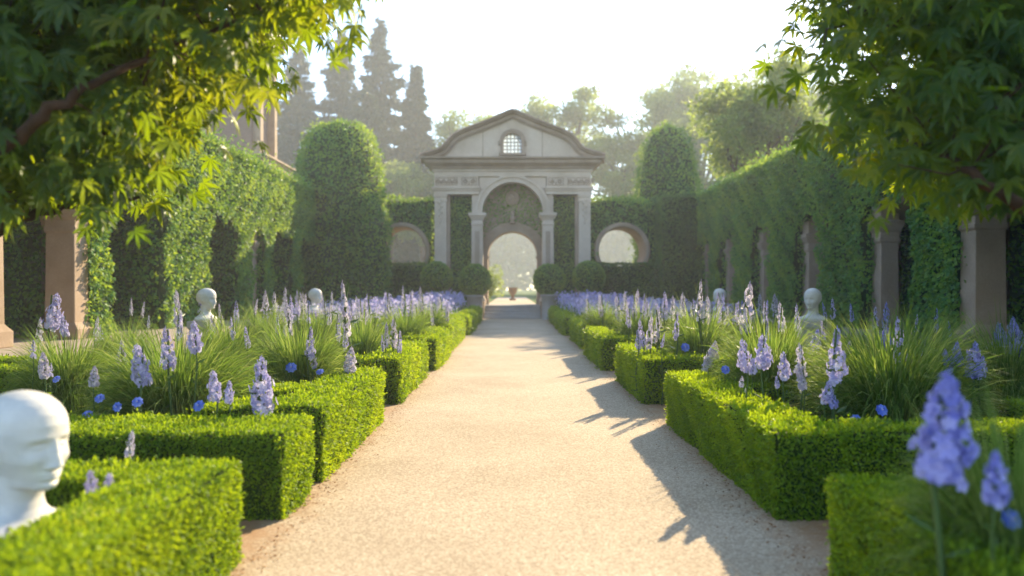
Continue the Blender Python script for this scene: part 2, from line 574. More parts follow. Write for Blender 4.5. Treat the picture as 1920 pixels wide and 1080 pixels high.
sheet('ground', -390, 390, -390, 390, 0.0, M['lawn'], 'green lawn stretching away round the walled garden')
sheet('path', -2.5, 2.7, -8, 37.3, 0.008, M['gravel'], 'pale gravel path leading straight to the arched gate', 'path')
for sx, side in ((-1, 'left'), (1, 'right')):
    x = sorted((sx * (1.62 if sx < 0 else 1.86), sx * 7.6))
    sheet('soil_bed', x[0], x[1], 0.3, 38.2, 0.004, M['soil'], 'dark soil of the planted beds ' + ('left of the path' if sx < 0 else 'right of the path'), 'soil')
    xa = sorted((sx * 7.6, sx * 13.6))
    t = MB().box(xa[0], xa[1], 2, 40.2, 0.0, 0.44).build('terrace', M['paving'], bevel=0.02)
    tag(t, 'raised stone terrace under the ivy arcade ' + ('on the left' if sx < 0 else 'on the right'), 'terrace', kind='structure')
sheet('lawn_beyond', -200, 200, 41.9, 330, 0.60, M['lawn'], 'sunlit lawn on the higher ground beyond the gate')
t = MB().box(-1.35, 1.35, 41.9, 75, 0.3, 0.655).build('path_beyond', M['gravel'])
tag(t, 'pale path running on beyond the arched gate', 'path', kind='structure')

# rust-brown fallen bits along the edges of the gravel
n = 2600
fl = MB()
side = rng.random(n) < .5
P = np.stack([np.where(side, -1.5 + rng.exponential(.10, n), 1.73 - rng.exponential(.10, n)), 2.4 + 16 * rng.random(n) ** 1.4, np.full(n, 0.012)], 1)
add_leaves(fl, P, np.repeat([[0, 0, 0.15]], n, 0), 0.024, 0.014, 0, spread=1.2)
fl.V[-1][:, 2] = 0.010 + np.abs(fl.V[-1][:, 2] - 0.012) * 0.35
tag(fl.build('fallen_leaves', M['litter']), 'rust-brown leaf litter along the foot of the hedges', 'leaf litter', kind='stuff')

# ------------------------------------------------------------------ clipped box hedges
HEDGES = []


def hedge(label, boxes, h=0.585, near=5.0):
    leaf = 0.022 * max(1.0, (near / 4.2)) ** 0.62
    dens = 6.6 / (leaf * leaf)
    mb = MB()
    bs = [(*b, 0.0, h) for b in boxes]
    leafy_boxes(mb, bs, leaf, dens, 0, 1, 0.02, leaf * 0.55, spread=1.0, pf=2.2, seed=near, wave=0.016 + 0.005 * near ** .5)
    # upright new shoots along the top
    for b in bs:
        n = int((b[1] - b[0]) * (b[3] - b[2]) * dens * 0.05)
        P, N = on_rect((b[0], b[2], h), (b[1] - b[0], 0, 0), (0, b[3] - b[2], 0), n)
        add_leaves(mb, P, N, leaf * 1.6, leaf * 0.55, 0, spread=0.4, pf=2.2, lean=1.0)
    o = mb.build('box_hedge', [M['box'], M['boxcore']])
    tag(o, label, 'hedge', 'clipped box hedges edging the beds')
    return o


hedge('blurred box hedge nearest on the left, wrapped round the big white bust', [(-1.98, -1.53, 1.2, 4.2), (-4.6, -1.975, 3.82, 4.2)], 0.575, 3.2)
hedge('short straight box hedge crossing in front of the biggest left grass clump', [(-4.9, -1.52, 4.95, 5.65)], 0.575, 5)
hedge('sunlit notched box hedge along the left path edge, before the second left grass clump', [(-1.98, -1.5, 5.93, 8.65), (-2.5, -1.975, 5.93, 6.4), (-3.4, -1.975, 7.0, 7.42)], 0.59, 6.6)
hedge('bright L-shaped box hedge on the left, third block back along the path edge', [(-1.95, -1.5, 9.9, 13.0), (-3.4, -1.945, 9.9, 10.35)], 0.6, 10.5)
hedge('small bright box hedge at mid distance on the left, fourth block along the path', [(-1.9, -1.42, 13.9, 16.9), (-3.2, -1.895, 13.9, 14.35)], 0.6, 14.5)
hedge('fifth left box hedge along the path, its far half in the gate shadow', [(-1.95, -1.5, 18.0, 23.2), (-3.0, -1.945, 18.0, 18.5)], 0.6, 19)
hedge('shaded box hedge on the left beside blue lavender, last but one before the steps', [(-1.9, -1.42, 24.3, 28.6), (-3.0, -1.895, 24.3, 24.8)], 0.6, 25)
hedge('shaded box hedge on the left nearest the gate steps', [(-1.95, -1.5, 29.6, 35.2)], 0.6, 30)
hedge('shaded blurred box hedge nearest on the right with a tall violet flower over it', [(1.64, 2.12, 1.2, 3.86), (2.115, 4.4, 3.4, 3.86)], 0.575, 3.2)
hedge('long box hedge on the right with a sunlit top and dark front corner', [(1.76, 2.22, 4.95, 8.5), (2.215, 5.2, 4.95, 5.4), (2.215, 3.6, 7.15, 7.55)], 0.585, 6)
hedge('box hedge on the right whose shadow makes a notch, second long block back', [(1.75, 2.2, 9.9, 12.4), (2.195, 3.6, 9.9, 10.35)], 0.6, 10.5)
hedge('third long box hedge on the right path edge, below a pale grass mound', [(1.70, 2.14, 13.9, 17.3), (2.135, 3.4, 13.9, 14.35)], 0.6, 14.5)
hedge('fourth long box hedge on the right with the last patch of sun on top', [(1.8, 2.2, 18.6, 22.9), (2.195, 3.2, 18.5, 19.0)], 0.6, 19)
hedge('shaded box hedge on the right beside blue lavender, last but one before the steps', [(1.72, 2.14, 24.0, 28.6), (2.135, 3.2, 24, 24.5)], 0.6, 25)
hedge('shaded box hedge on the right nearest the gate steps', [(1.8, 2.2, 29.7, 35.2)], 0.6, 30)
hedge('low sunlit box hedge at the far left bed edge, nearer of two strips', [(-7.4, -5.0, 8.55, 8.95)], 0.6, 9)
hedge('low box hedge at the far left bed edge, farther of two strips by the paving', [(-7.4, -5.2, 9.75, 10.15)], 0.6, 10)
hedge('short box hedge strip behind the big white bust, left of the biggest grass clump', [(-5.6, -4.0, 6.1, 6.5)], 0.59, 6.5)
hedge('shaded box hedge strip at the right picture edge behind the biggest right grass clump', [(4.1, 6.4, 5.95, 6.4)], 0.59, 6.5)
hedge('shaded box hedge behind the nearer right bust, in front of the arcade', [(4.6, 7.3, 16.6, 17.1)], 0.7, 17)

# ------------------------------------------------------------------ ivy arcades
WX = 9.5


def arcade(sx, piers, label, stone, top=6.15):
    """piers: (y0,y1) blocks of the screen; the gaps between them are openings"""
    root = empty('ivy_arcade', (sx * WX, 28, 0.44))
    root["label"] = label; root["category"] = 'arcade'
    inv = Vector((-sx * WX, -28, -0.44))

    def place(o):
        o.location = inv
        return o
    ZT, ZO = top, 3.85
    y_near, y_far = piers[0][0] - 9.0, 40.0
    core = MB(); ivy = MB()

    def X(t):           # t = distance outward from the path-side face
        return sx * (WX + t)

    def bx(mb, t0, t1, y0, y1, z0, z1, mat=0):
        a, b = sorted((X(t0), X(t1)))
        mb.box(a, b, y0, y1, z0, z1, mat)
    # beam over everything, piers, back wall
    bx(core, 0.06, 2.9, y_near, y_far, ZO + 0.1, ZT - 0.08)
    for (a, b) in piers:
        bx(core, 0.06, 1.5, a + 0.06, b - 0.06, 0.44, ZO + 0.1)
    bx(core, 3.0, 3.4, y_near, y_far, 0.44, ZT - 0.3)
    place(core.build('wall', M['ivycore'], root))
    leaf = 0.112

    def lv(o, u, v, dens, **kw):
        A = np.linalg.norm(np.cross(u, v))
        P, N = on_rect(o, u, v, int(A * dens), kw.pop('reject', None))
        out = kw.pop('out', None)
        if out is not None: N = np.repeat(np.asarray(out, float)[None], len(P), 0)
        bulge = (patch(P, 1.3, 3.0) - 0.35)[:, None] * 0.30
        P = P + N * (bulge + rng.exponential(0.03, (len(P), 1)))
        add_leaves(ivy, P, N, leaf, leaf * 0.75, 0, spread=1.0, droop=0.55, pf=1.4, seed=sx * 3.0, lean=0.45)
    nx = (-sx, 0, 0)

    def is_open(P):
        y, z = P[:, 1], P[:, 2]
        k = np.zeros(len(P), bool)
        gaps = [(piers[i][1], piers[i + 1][0]) for i in range(len(piers) - 1)] + [(piers[0][0] - 3.4, piers[0][0])]
        for a, b in gaps:
            rag = 0.16 * np.sin(y * 5.1) + 0.12 * np.sin(y * 11.3 + 1) - 0.25 * np.abs((y - (a + b) / 2) / ((b - a) / 2)) ** 6
            rs = 0.08 * np.sin(z * 4.7 + a) + 0.05 * np.sin(z * 10.1)
            k |= (y > a + rs) & (y < b + rs * 0.5) & (z < ZO + rag)
        return k
    # path-side face and top
    lv((X(0), y_near, 0.44), (0, y_far - y_near, 0), (0, 0, ZT - 0.44), 480, reject=is_open, out=nx)
    lv((X(-0.05), y_near, ZT), (0, y_far - y_near, 0), (sx * 3.1, 0, 0), 170, out=(0, 0, 1))
    # camera-side and far-side faces of every pier
    for (a, b) in piers:
        lv((X(0), a, 0.44), (sx * 1.6, 0, 0), (0, 0, ZO - 0.44), 260, out=(0, -1, 0))
        lv((X(0), b, 0.44), (sx * 1.6, 0, 0), (0, 0, ZO - 0.44), 120, out=(0, 1, 0))
    # back wall of the passage, the near end and underside fringe
    lv((X(3.0), y_near, 0.44), (0, y_far - y_near, 0), (0, 0, ZO - 0.4), 60, out=nx)
    lv((X(0), y_near, ZO), (sx * 3, 0, 0), (0, 0, ZT - ZO), 160, out=(0, -1, 0))
    # loose sprays standing up along the top edge
    n = 7000
    P = np.stack([np.full(n, X(0)) + sx * rng.normal(0.05, 0.16, n), rng.uniform(y_near, y_far, n), ZT - .05 + rng.exponential(0.13, n)], 1)
    add_leaves(ivy, P, np.repeat([[0, 0, 1.0]], n, 0), leaf, leaf * .7, 0, spread=1.2, pf=1.4)
    ob = place(ivy.build('ivy', M['ivy'], root)); ob["kind"] = 'stuff'
    if sx < 0:
        c = MB()
        c.sqprof([(.40, .40, 0), (.40, .40, .3), (.34, .34, .38), (.30, .30, .44), (.28, .28, 2.5), (.36, .36, 2.8), (.36, .36, 2.9), (.28, .28, 2.92), (.28, .28, 3.4)], X(0.24), y_near + 6.0, 0.44)
        place(c.build('column', M['sandstone'], root, bevel=0.018))
    # stone columns on the camera side of each pier, and the stone arches they carry
    for i, (a, b) in enumerate(piers):
        if i not in stone: continue
        c = MB()
        hw = 0.33 if i == 0 else 0.25
        cx, cyy = X(0.30 if i == 0 else 0.46), a - 0.16
        c.sqprof([(hw + .10, .34, 0), (hw + .10, .34, .22), (hw + .05, .31, .30), (hw, .27, .36), (hw - .02, .26, 2.30), (hw + .02, .28, 2.34), (hw + .02, .28, 2.42), (hw, .27, 2.46), (hw, .27, 2.58),
                  (hw + .05, .30, 2.64), (hw + .11, .34, 2.78), (hw + .11, .34, 2.88), (hw, .27, 2.9), (hw, .27, 3.3)], cx, cyy, 0.44)
        place(c.build('column', M['sandstone'] if sx < 0 else M['stonedark'], root, bevel=0.018))
        # arch from this column towards the previous pier
        p1 = piers[i - 1][1] if i else a - 3.4
        g0, g1 = p1, a - 0.02
        r = (g1 - g0) / 2; uc = (g0 + g1) / 2; zs = 3.3 - min(r, 1.0) * 0.0
        rise = min(r, 0.9)
        us = [g0] + [uc + r * math.cos(math.pi * k / 20) for k in range(19, 0, -1)] + [g1]
        m = MB()
        hh = lambda u: zs - 0.45 + rise * math.sqrt(max(0.0, 1 - ((u - uc) / r) ** 2))
        m.holed(us, lambda u: 0.44, lambda u: ZO + 0.08, lambda u: 0.44, hh, 0.45, 0.95, lambda u, t, z: (X(t), u, z))
        # projecting archivolt
        m.holed(us, lambda u: 0.44, lambda u: min(ZO + .05, hh(u) + 0.22), lambda u: 0.44, lambda u: hh(u) + 0.004, 0.40, 0.46, lambda u, t, z: (X(t), u, z))
        place(m.build('stone_arch', M['sandstone'] if sx < 0 else M['stonedark'], root))
    return root


arcade(-1, [(16.6, 17.6), (20.2, 23.1), (25.6, 27.0), (28.4, 29.4), (31.9, 33.4), (36.0, 37.4)],
       'sunlit ivy-covered arcade with stone columns along the left side', (0, 3))
arcade(1, [(15.7, 17.6), (20.1, 22.9), (24.9, 27.5), (29.3, 31.9), (33.9, 35.8), (37.6, 39.0)],
       'shaded ivy-covered arcade with a bright leafy top along the right side', (0, 1, 2, 3, 4, 5))

# ------------------------------------------------------------------ ivy walls with round windows beside the gate
GY = 39.0       # front plane of the gate


def moon_wall(sx, label):
    root = empty('ivy_wall', (sx * 6.9, GY + 1, 0))
    tag(root, label, 'wall')
    inv = Vector((-sx * 6.9, -GY - 1, 0))
    cx, cz, r = sx * 5.8, 3.52, 1.46
    x0, x1 = sorted((sx * 4.1, sx * 10.2))
    us = sorted({x0, x1} | {cx + r * math.cos(math.pi * k / 24) for k in range(25)})
    zt = lambda u: 6.25 - 0.55 * max(0, (abs(u) - 6.5) / 3.5)
    hl = lambda u: cz - math.sqrt(max(0, r * r - (u - cx) ** 2)) if abs(u - cx) <= r + 1e-6 else None
    hh = lambda u: cz + math.sqrt(max(0, r * r - (u - cx) ** 2)) if abs(u - cx) <= r + 1e-6 else None
    m = MB()
    m.holed(us, lambda u: 0.0, lambda u: zt(u) - .1, hl, hh, GY + 0.55, GY + 2.4, lambda u, t, z: (u, t, z))
    o = m.build('wall', M['ivycore'], root); o.location = inv
    # stone lining of the round window
    m = MB(); V = []; Q = []
    ri, ro = r - 0.22, r + 0.02
    prof = [(ro, GY + 0.26), (ro, GY + 2.5), (ri, GY + 2.5), (ri, GY + 0.26), (ri + .05, GY + 0.2), (ro - .05, GY + 0.2)]
    S = 48
    for k in range(S):
        a = 2 * math.pi * k / S
        for rr, yy in prof:
            V.append((cx + rr * math.cos(a), yy, cz + rr * math.sin(a)))
    for k in range(S):
        for j in range(6):
            Q.append((k * 6 + j, ((k + 1) % S) * 6 + j, ((k + 1) % S) * 6 + (j + 1) % 6, k * 6 + (j + 1) % 6))
    m.add(V, Q, 0, False)
    o = m.build('round_window_surround', M['sandstone'], root); o.location = inv
    iv = MB()
    rej = lambda P: ((P[:, 0] - cx) ** 2 + (P[:, 2] - cz) ** 2 < (1.46 + 0.14 * np.clip((P[:, 0] - cx) * sx / 1.0 + (P[:, 2] - cz) * .4, -1.2, .4)) ** 2) | (P[:, 2] > 6.25 - 0.55 * np.maximum(0, (np.abs(P[:, 0]) - 6.5) / 3.5))
    for (o_, u_, v_, d_, out, rj) in (((x0, GY + .5, 0.0), (x1 - x0, 0, 0), (0, 0, 6.3), 230, (0, -1, 0), rej),
                                      ((x0, GY + .5, 6.1), (x1 - x0, 0, 0), (0, 2, 0), 150, (0, 0, 1), None)):
        P, N = on_rect(o_, u_, v_, int(np.linalg.norm(np.cross(u_, v_)) * d_), rj)
        N = np.repeat(np.asarray(out, float)[None], len(P), 0)
        if out[2]: P[:, 2] = 6.2 - 0.55 * np.maximum(0, (np.abs(P[:, 0]) - 6.5) / 3.5)
        P = P + N * ((patch(P, 1.1, 1.0) - 0.3)[:, None] * 0.35 + rng.exponential(0.04, (len(P), 1)))
        add_leaves(iv, P, N, 0.14, 0.1, 0, droop=0.5, lean=0.45, pf=1.2)
    o = iv.build('ivy', M['ivy'], root); o.location = inv; o["kind"] = 'stuff'


moon_wall(-1, 'ivy-clad wall with a round stone window left of the gate')
moon_wall(1, 'ivy-clad wall with a round stone window right of the gate')


def big_hedge(name, label, boxes, leaf=0.12, dens=330, cat='hedge', mat='yew'):
    mb = MB()
    leafy_boxes(mb, boxes, leaf, dens, 0, 1, 0.06, 0.03, wave=0.06, spread=1.0, pf=1.0, skip=(1,))
    return tag(mb.build(name, [M[mat], M['ivycore']]), label, cat)


big_hedge('yew_hedge', 'dark clipped hedge under the left round window', [(-9.4, -4.3, 38.2, 39.3, 0, 2.75)])
big_hedge('yew_hedge', 'dark clipped hedge under the right round window', [(4.3, 9.4, 38.2, 39.3, 0, 2.75)])
big_hedge('yew_hedge', 'tall square hedge block between the right round window and the right arcade', [(7.6, 9.5, 37.6, 40.3, 0, 6.2)])


# clipped topiary towers and balls
def topiary(name, label, prof, c, leaf, n, cat, group=None, jit=0.05):
    mb = MB()
    mb.lathe([(r * 0.95, z) for r, z in prof], c, 28, 1)
    pr = np.array(prof)
    # sample by area along the profile
    seg = np.hypot(np.diff(pr[:, 0]), np.diff(pr[:, 1])) * (pr[:-1, 0] + pr[1:, 0])
    k = rng.choice(len(seg), n, p=seg / seg.sum())
    t = rng.random(n)
    r = pr[k, 0] * (1 - t) + pr[k + 1, 0] * t; z = pr[k, 1] * (1 - t) + pr[k + 1, 1] * t
    nrz = -(pr[k + 1, 0] - pr[k, 0]); nrr = pr[k + 1, 1] - pr[k, 1]
    th = rng.uniform(0, 2 * np.pi, n)
    P = np.stack([c[0] + r * np.cos(th), c[1] + r * np.sin(th), c[2] + z], 1)
    N = unit(np.stack([nrr * np.cos(th), nrr * np.sin(th), nrz], 1))
    P = P + N * ((patch(P, 1.5 / max(leaf, .1) * .1, 2.0) - 0.5)[:, None] * jit * 2 + rng.exponential(jit * 0.6, (n, 1)))
    add_leaves(mb, P, N, leaf, leaf * 0.6, 0, spread=1.0, pf=1.2)
    return tag(mb.build(name, [M['clipped'], M['ivycore']]), label, cat, group)


topiary('topiary_tower', 'tall rounded topiary tower rising behind the end of the left arcade',
        [(1.55, 0), (1.75, 2), (1.9, 4), (2.0, 6), (1.93, 7.4), (1.72, 8.5), (1.3, 9.25), (0.7, 9.65), (0.02, 9.8)], (-8.6, 37.4, 0), 0.16, 19000, 'topiary', jit=0.15)
topiary('topiary_tower', 'clipped topiary tower rising above the ivy wall right of the gate',
        [(1.7, 0), (1.75, 5), (1.68, 6.5), (1.55, 8.0), (1.35, 9.2), (1.05, 10.0), (0.55, 10.45), (0.02, 10.6)], (9.05, 43.5, 0.3), 0.16, 15000, 'topiary', jit=0.14)
topiary('topiary_column', 'narrow leafy hedge column in front of the left topiary tower',
        [(1.0, 0), (1.1, 2.5), (1.15, 4.2), (1.0, 5.3), (0.6, 5.9), (0.02, 6.1)], (-7.3, 37.0, 0), 0.15, 7000, 'topiary', jit=0.12)
ballp = lambda r: [(max(0.02, r * math.sin(math.pi * k / 14)), r - r * math.cos(math.pi * k / 14)) for k in range(15)]
for (px, py, rad, d, lab) in ((818, 521, 0.74, 37.2, 'clipped topiary ball left of the gate, outer one by the pilaster'),
                              (890, 526, 0.74, 36.9, 'clipped topiary ball just left of the gate steps'),
                              (1030, 525, 0.74, 36.9, 'clipped topiary ball just right of the gate steps'),
                              (1104, 520, 0.76, 37.2, 'clipped topiary ball right of the gate, outer one by the pilaster')):
    x, y, z = at(px, py, d)
    b = MB().lathe([(0.42, 0), (0.42, 0.05), (0.38, 0.1), (0.38, z - rad + 0.02 - .12), (0.44, z - rad - .08), (0.44, z - rad + 0.03), (0.01, z - rad + 0.03)], (x, y, 0), 24).build('stone_pedestal', M['step'])
    tag(b, 'stone pedestal under the ' + lab.replace('clipped ', ''), 'pedestal', 'pedestals under the topiary balls')
    topiary('topiary_ball', lab, ballp(rad), (x, y, z - rad), 0.10, 4200, 'topiary', 'clipped topiary balls before the gate', jit=0.02)

# ------------------------------------------------------------------ the gate pavilion
gate = empty('garden_gate', (0.03, GY, 0))
tag(gate, 'classical stone gate pavilion with curved pediment and open arch at the path end', 'gate pavilion')
ST, SD = M['stone'], M['stonedark']
# plinth floor
MB().box(-4.6, 4.6, -0.1, 3.0, 0.0, 0.66).build('plinth', M['step'], gate, bevel=0.02)
# outer pilasters
for s in (-1, 1):
    p = MB().sqprof([(.40, .34, 0), (.40, .34, .35), (.35, .30, .42), (.32, .27, .5), (.31, .26, 5.35), (.34, .29, 5.4), (.34, .29, 5.5), (.31, .26, 5.54), (.36, .32, 5.7), (.36, .32, 5.77)], s * 3.76, 0.18, 0.66)
    po = p.build('pilaster', ST, gate, bevel=0.015)
    # sunk side strip
    MB().box(min(s * 3.44, s * 3.28), max(s * 3.44, s * 3.28), 0.14, 0.5, 0.66, 6.43).build('pilaster_return', SD, gate)
    o = MB()
    for k in range(7):
        o.blob((s * 3.76 + 0.05 * (-1) ** k, -0.09, 6.15 - k * 0.16), (0.10 - 0.006 * k, 0.05, 0.09))
    o.blob((s * 3.76, -0.09, 4.98), (0.05, 0.05, 0.12))
    o.build('carved_drop', ST, po)
    # column with capital carrying the arch
    c = MB()
    c.sqprof([(.44, .40, 0), (.44, .40, .25), (.40, .36, .32), (.36, .32, .42), (.315, .28, .5), (.29, .26, 4.12), (.32, .29, 4.18), (.32, .29, 4.26), (.29, .26, 4.3), (.29, .26, 4.42), (.35, .32, 4.52), (.44, .40, 4.64), (.46, .42, 4.66), (.46, .42, 4.8)], s * 1.84, 0.05, 0.66)
    co = c.build('column', ST, gate, bevel=0.015)
    MB().box(s * 1.84 - .12, s * 1.84 + .12, -0.252, -0.2, 1.5, 4.5).build('sunk_panel', SD, co)
    # clipped ivy panel between pilaster and column
    iv = MB()
    xa, xb = sorted((s * 2.12, s * 3.3))
    iv.box(xa, xb, 0.55, 1.1, 0.66, 6.43, 1)
    P, N = on_rect((xa, 0.5, 0.66), (xb - xa, 0, 0), (0, 0, 5.77), 2600)
    N[:] = (0, -1, 0)
    add_leaves(iv, P, N, 0.11, 0.08, 0, droop=0.5, lean=0.4)
    iv.build('ivy_panel', [M['ivy'], M['ivycore']], gate)
    # architrave and carved frieze block over them
    a = MB()
    xo, xi = s * 4.12, s * 1.75
    l, h = sorted((xo, xi))
    a.box(l, h, -0.14, 1.6, 6.432, 6.62); a.box(l - .04, h + .04, -0.2, 1.6, 6.622, 6.72); a.box(l - .08, h + .08, -0.26, 1.6, 6.722, 6.82)
    a.build('architrave', ST, gate, bevel=0.01)
    f = MB(); f.box(l + .03, h - .03, -0.1, 1.6, 6.822, 7.36)
    fo = f.build('frieze_block', ST, gate, bevel=0.01)
    for (u0, u1) in ((4.02, 2.86), (2.66, 1.86)):
        r_ = MB()
        e0, e1 = sorted((s * u0, s * u1))
        r_.box(e0, e1, -0.13, -0.098, 6.90, 6.935); r_.box(e0, e1, -0.13, -0.098, 7.265, 7.30)
        r_.box(e0, e0 + .035, -0.13, -0.098, 6.94, 7.26); r_.box(e1 - .035, e1, -0.13, -0.098, 6.94, 7.26)
        n = max(2, int((e1 - e0) / 0.27))
        for k in range(n):
            cx = e0 + (k + .5) * (e1 - e0) / n
            r_.ring((cx, -0.12, 7.1), 0.095, 0.026); r_.blob((cx, -0.12, 7.1), (0.04, 0.04, 0.04), seg=8, rings=5)
            if k < n - 1:
                r_.blob((cx + (e1 - e0) / n / 2, -0.11, 7.02), (0.035, 0.03, 0.09), seg=8, rings=5)
        r_.build('carved_panel', SD, fo)
for s in (-1, 1):
    MB().box(min(s * 1.752, s * 2.13), max(s * 1.752, s * 2.13), 0.02, 1.5, 5.462, 6.431).build('spandrel_pier', ST, gate)
    MB().box(min(s * 1.753, s * 2.118), max(s * 1.753, s * 2.118), 0.4, 1.5, 0.66, 5.458).build('pier', SD, gate)
# wall with the great arch: solid spandrels between the columns
ac, ar, azs = 0.0, 1.62, 5.48
us = [-1.75] + [ac + ar * math.cos(math.pi * k / 28) for k in range(28, -1, -1)] + [1.75]
w = MB().holed(us, lambda u: 5.46, lambda u: 7.36, lambda u: 5.46, lambda u: azs + math.sqrt(max(0, ar ** 2 - u * u)) if abs(u) <= ar + 1e-6 else None, 0.0, 1.5, lambda u, t, z: (u, t, z))
w.build('arch_wall', ST, gate)


def band(r0, r1, y0, y1, zs, S=40, a0=0.0, a1=math.pi, xc=0.0):
    V, Q = [], []
    for k in range(S + 1):
        a = a0 + (a1 - a0) * k / S
        for r, y in ((r0, y0), (r1, y0), (r1, y1), (r0, y1)):
            V.append((xc + r * math.cos(a), y, zs + r * math.sin(a)))
    for k in range(S):
        for j in range(4):
            Q.append((k * 4 + j, k * 4 + (j + 1) % 4, k * 4 + 4 + (j + 1) % 4, k * 4 + 4 + j))
    Q += [(0, 1, 2, 3), (S * 4, S * 4 + 1, S * 4 + 2, S * 4 + 3)]
    return V, Q


m = MB()
m.add(*band(1.60, 1.93, -0.12, 0.4, azs)); m.add(*band(1.83, 1.97, -0.20, 0.2, azs)); m.add(*band(1.585, 1.68, -0.16, 0.2, azs))
m.build('archivolt', ST, gate)
# recessed back wall inside the arch: ivy, with the smaller open arch through it
ir, izs = 1.33, 3.25
us = [-1.75] + [ir * math.cos(math.pi * k / 28) for k in range(28, -1, -1)] + [1.75]
hh = lambda u: izs + math.sqrt(max(0, ir ** 2 - u * u)) if abs(u) <= ir + 1e-6 else None
MB().holed(us, lambda u: 0.66, lambda u: 7.2, lambda u: 0.66, hh, 0.95, 2.3, lambda u, t, z: (u, t, z)).build('inner_wall', M['sandstone'], gate)
iv = MB()
P, N = on_rect((-1.7, 0.93, 3.2), (3.4, 0, 0), (0, 0, 4.0), 3400, lambda P: (np.hypot(P[:, 0], P[:, 2] - izs) < 1.80 + 0.04 * np.sin(P[:, 0] * 9)) | (np.hypot(P[:, 0], P[:, 2] - 5.48) > 1.75) & (P[:, 2] > 5.48))
N[:] = (0, -1, 0)
add_leaves(iv, P, N, 0.10, 0.075, 0, droop=0.5, lean=0.4)
iv.build('ivy_lining', [M['ivy']], gate)
m = MB(); m.add(*band(1.32, 1.80, 0.86, 0.96, izs)); m.add(*band(1.31, 1.42, 0.78, 1.0, izs))
for s in (-1, 1):
    m.box(min(s * 1.32, s * 1.56), max(s * 1.32, s * 1.56), 0.84, 0.96, 0.66, izs)
    m.sqprof([(.2, .18, 0), (.2, .18, .3), (.14, .13, .36)], s * 1.46, 0.78, 0.66)
    m.box(min(s * 1.25, s * 1.62), max(s * 1.25, s * 1.62), 0.74, 1.02, izs - .16, izs - 0.001)
m.build('inner_archivolt', M['sandstone'], gate)
m = MB(); m.ring((0, 0.86, 6.36), 0.33, 0.05); m.blob((0, 0.88, 6.36), (0.30, 0.07, 0.30)); m.blob((0, 0.82, 6.40), (0.13, 0.1, 0.17))
m.build('medallion', M['sandstone'], gate)
m = MB(); m.lathe([(0.02, 0), (0.17, 0.02), (0.13, 0.1), (0.07, 0.16), (0.12, 0.24), (0.15, 0.34), (0.08, 0.42), (0.11, 0.5), (0.12, 0.58), (0.07, 0.66), (0.01, 0.7)], (0, 0.74, 4.98), 14)
m.build('keystone_figure', M['sandstone'], gate)
# upper entablature and cornice
m = MB()
m.box(-4.10, 4.10, -0.12, 1.7, 7.362, 7.62); m.box(-4.18, 4.18, -0.2, 1.75, 7.622, 7.72)
m.build('entablature', ST, gate, bevel=0.012)
m = MB()
V = []
for hx, y0, y1, z in ((4.2, -.24, 1.8, 7.722), (4.3, -.34, 1.85, 7.86), (4.52, -.56, 1.95, 8.0), (4.56, -.6, 1.98, 8.08), (4.56, -.6, 1.98, 8.13), (4.72, -.72, 2.05, 8.21), (4.76, -.76, 2.08, 8.23), (4.76, -.76, 2.08, 8.30)):
    V += [(-hx, y0, z), (hx, y0, z), (hx, y1, z), (-hx, y1, z)]
Q = [(i * 4 + j, i * 4 + (j + 1) % 4, i * 4 + 4 + (j + 1) % 4, i * 4 + 4 + j) for i in range(7) for j in range(4)] + [(0, 3, 2, 1), (28, 29, 30, 31)]
m.add(V, Q).build('cornice', SD, gate)
# pediment: swept sides up to straight rakes
half = [(4.78, 8.30), (4.3, 8.42), (3.85, 8.55), (3.58, 8.68), (3.40, 8.86), (3.22, 9.10), (3.0, 9.33), (2.75, 9.49), (2.4, 9.64), (1.8, 9.86), (1.2, 10.09), (0.6, 10.35), (0.25, 10.51), (0.0, 10.60)]
top_x = np.array([-a for a, _ in half] + [a for a, _ in half[::-1]][1:]); top_z = np.array([b for _, b in half] + [b for _, b in half[::-1]][1:])
ztop = lambda u: float(np.interp(u, top_x, top_z))
wr, wzs, wz0 = 0.47, 9.15, 8.58
us = sorted(set(list(top_x)) | {round(wr * math.cos(math.pi * k / 14), 4) for k in range(15)})
MB().holed(us, lambda u: 8.302, lambda u: ztop(u) - 0.03, lambda u: wz0, lambda u: wzs + math.sqrt(max(0, wr ** 2 - u * u)) if abs(u) <= wr + 1e-4 else None, -0.1, 0.22, lambda u, t, z: (u, t, z)).build('pediment', ST, gate)
for xx in (-1.55, 1.55):
    MB().box(xx - .02, xx + .02, -0.112, -0.09, 8.31, 9.75).build('pediment_joint', SD, gate)


def rake(o0, o1, y0, y1):
    V, Q = [], []
    n = len(top_x)
    for i in range(n):
        a = np.array([top_x[min(i + 1, n - 1)] - top_x[max(i - 1, 0)], top_z[min(i + 1, n - 1)] - top_z[max(i - 1, 0)]])
        nx_, nz_ = -a[1], a[0]
        l = math.hypot(nx_, nz_); nx_, nz_ = nx_ / l, nz_ / l
        if i in (0, n - 1): nx_, nz_ = 0, 1
        for o, y in ((o0, y0), (o1, y0), (o1, y1), (o0, y1)):
            V.append((top_x[i] + nx_ * o, y, top_z[i] + nz_ * o))
    for i in range(n - 1):
        for j in range(4):
            Q.append((i * 4 + j, i * 4 + (j + 1) % 4, i * 4 + 4 + (j + 1) % 4, i * 4 + 4 + j))
    Q += [(0, 1, 2, 3), (n * 4 - 4, n * 4 - 3, n * 4 - 2, n * 4 - 1)]
    return V, Q


m = MB(); m.add(*rake(-0.17, 0.02, -0.30, 0.3)); m.add(*rake(0.022, 0.10, -0.48, 0.36)); m.add(*rake(0.102, 0.19, -0.62, 0.42)); m.add(*rake(-0.235, -0.172, -0.20, 0.2))
m.build('roof_coping', SD, gate)
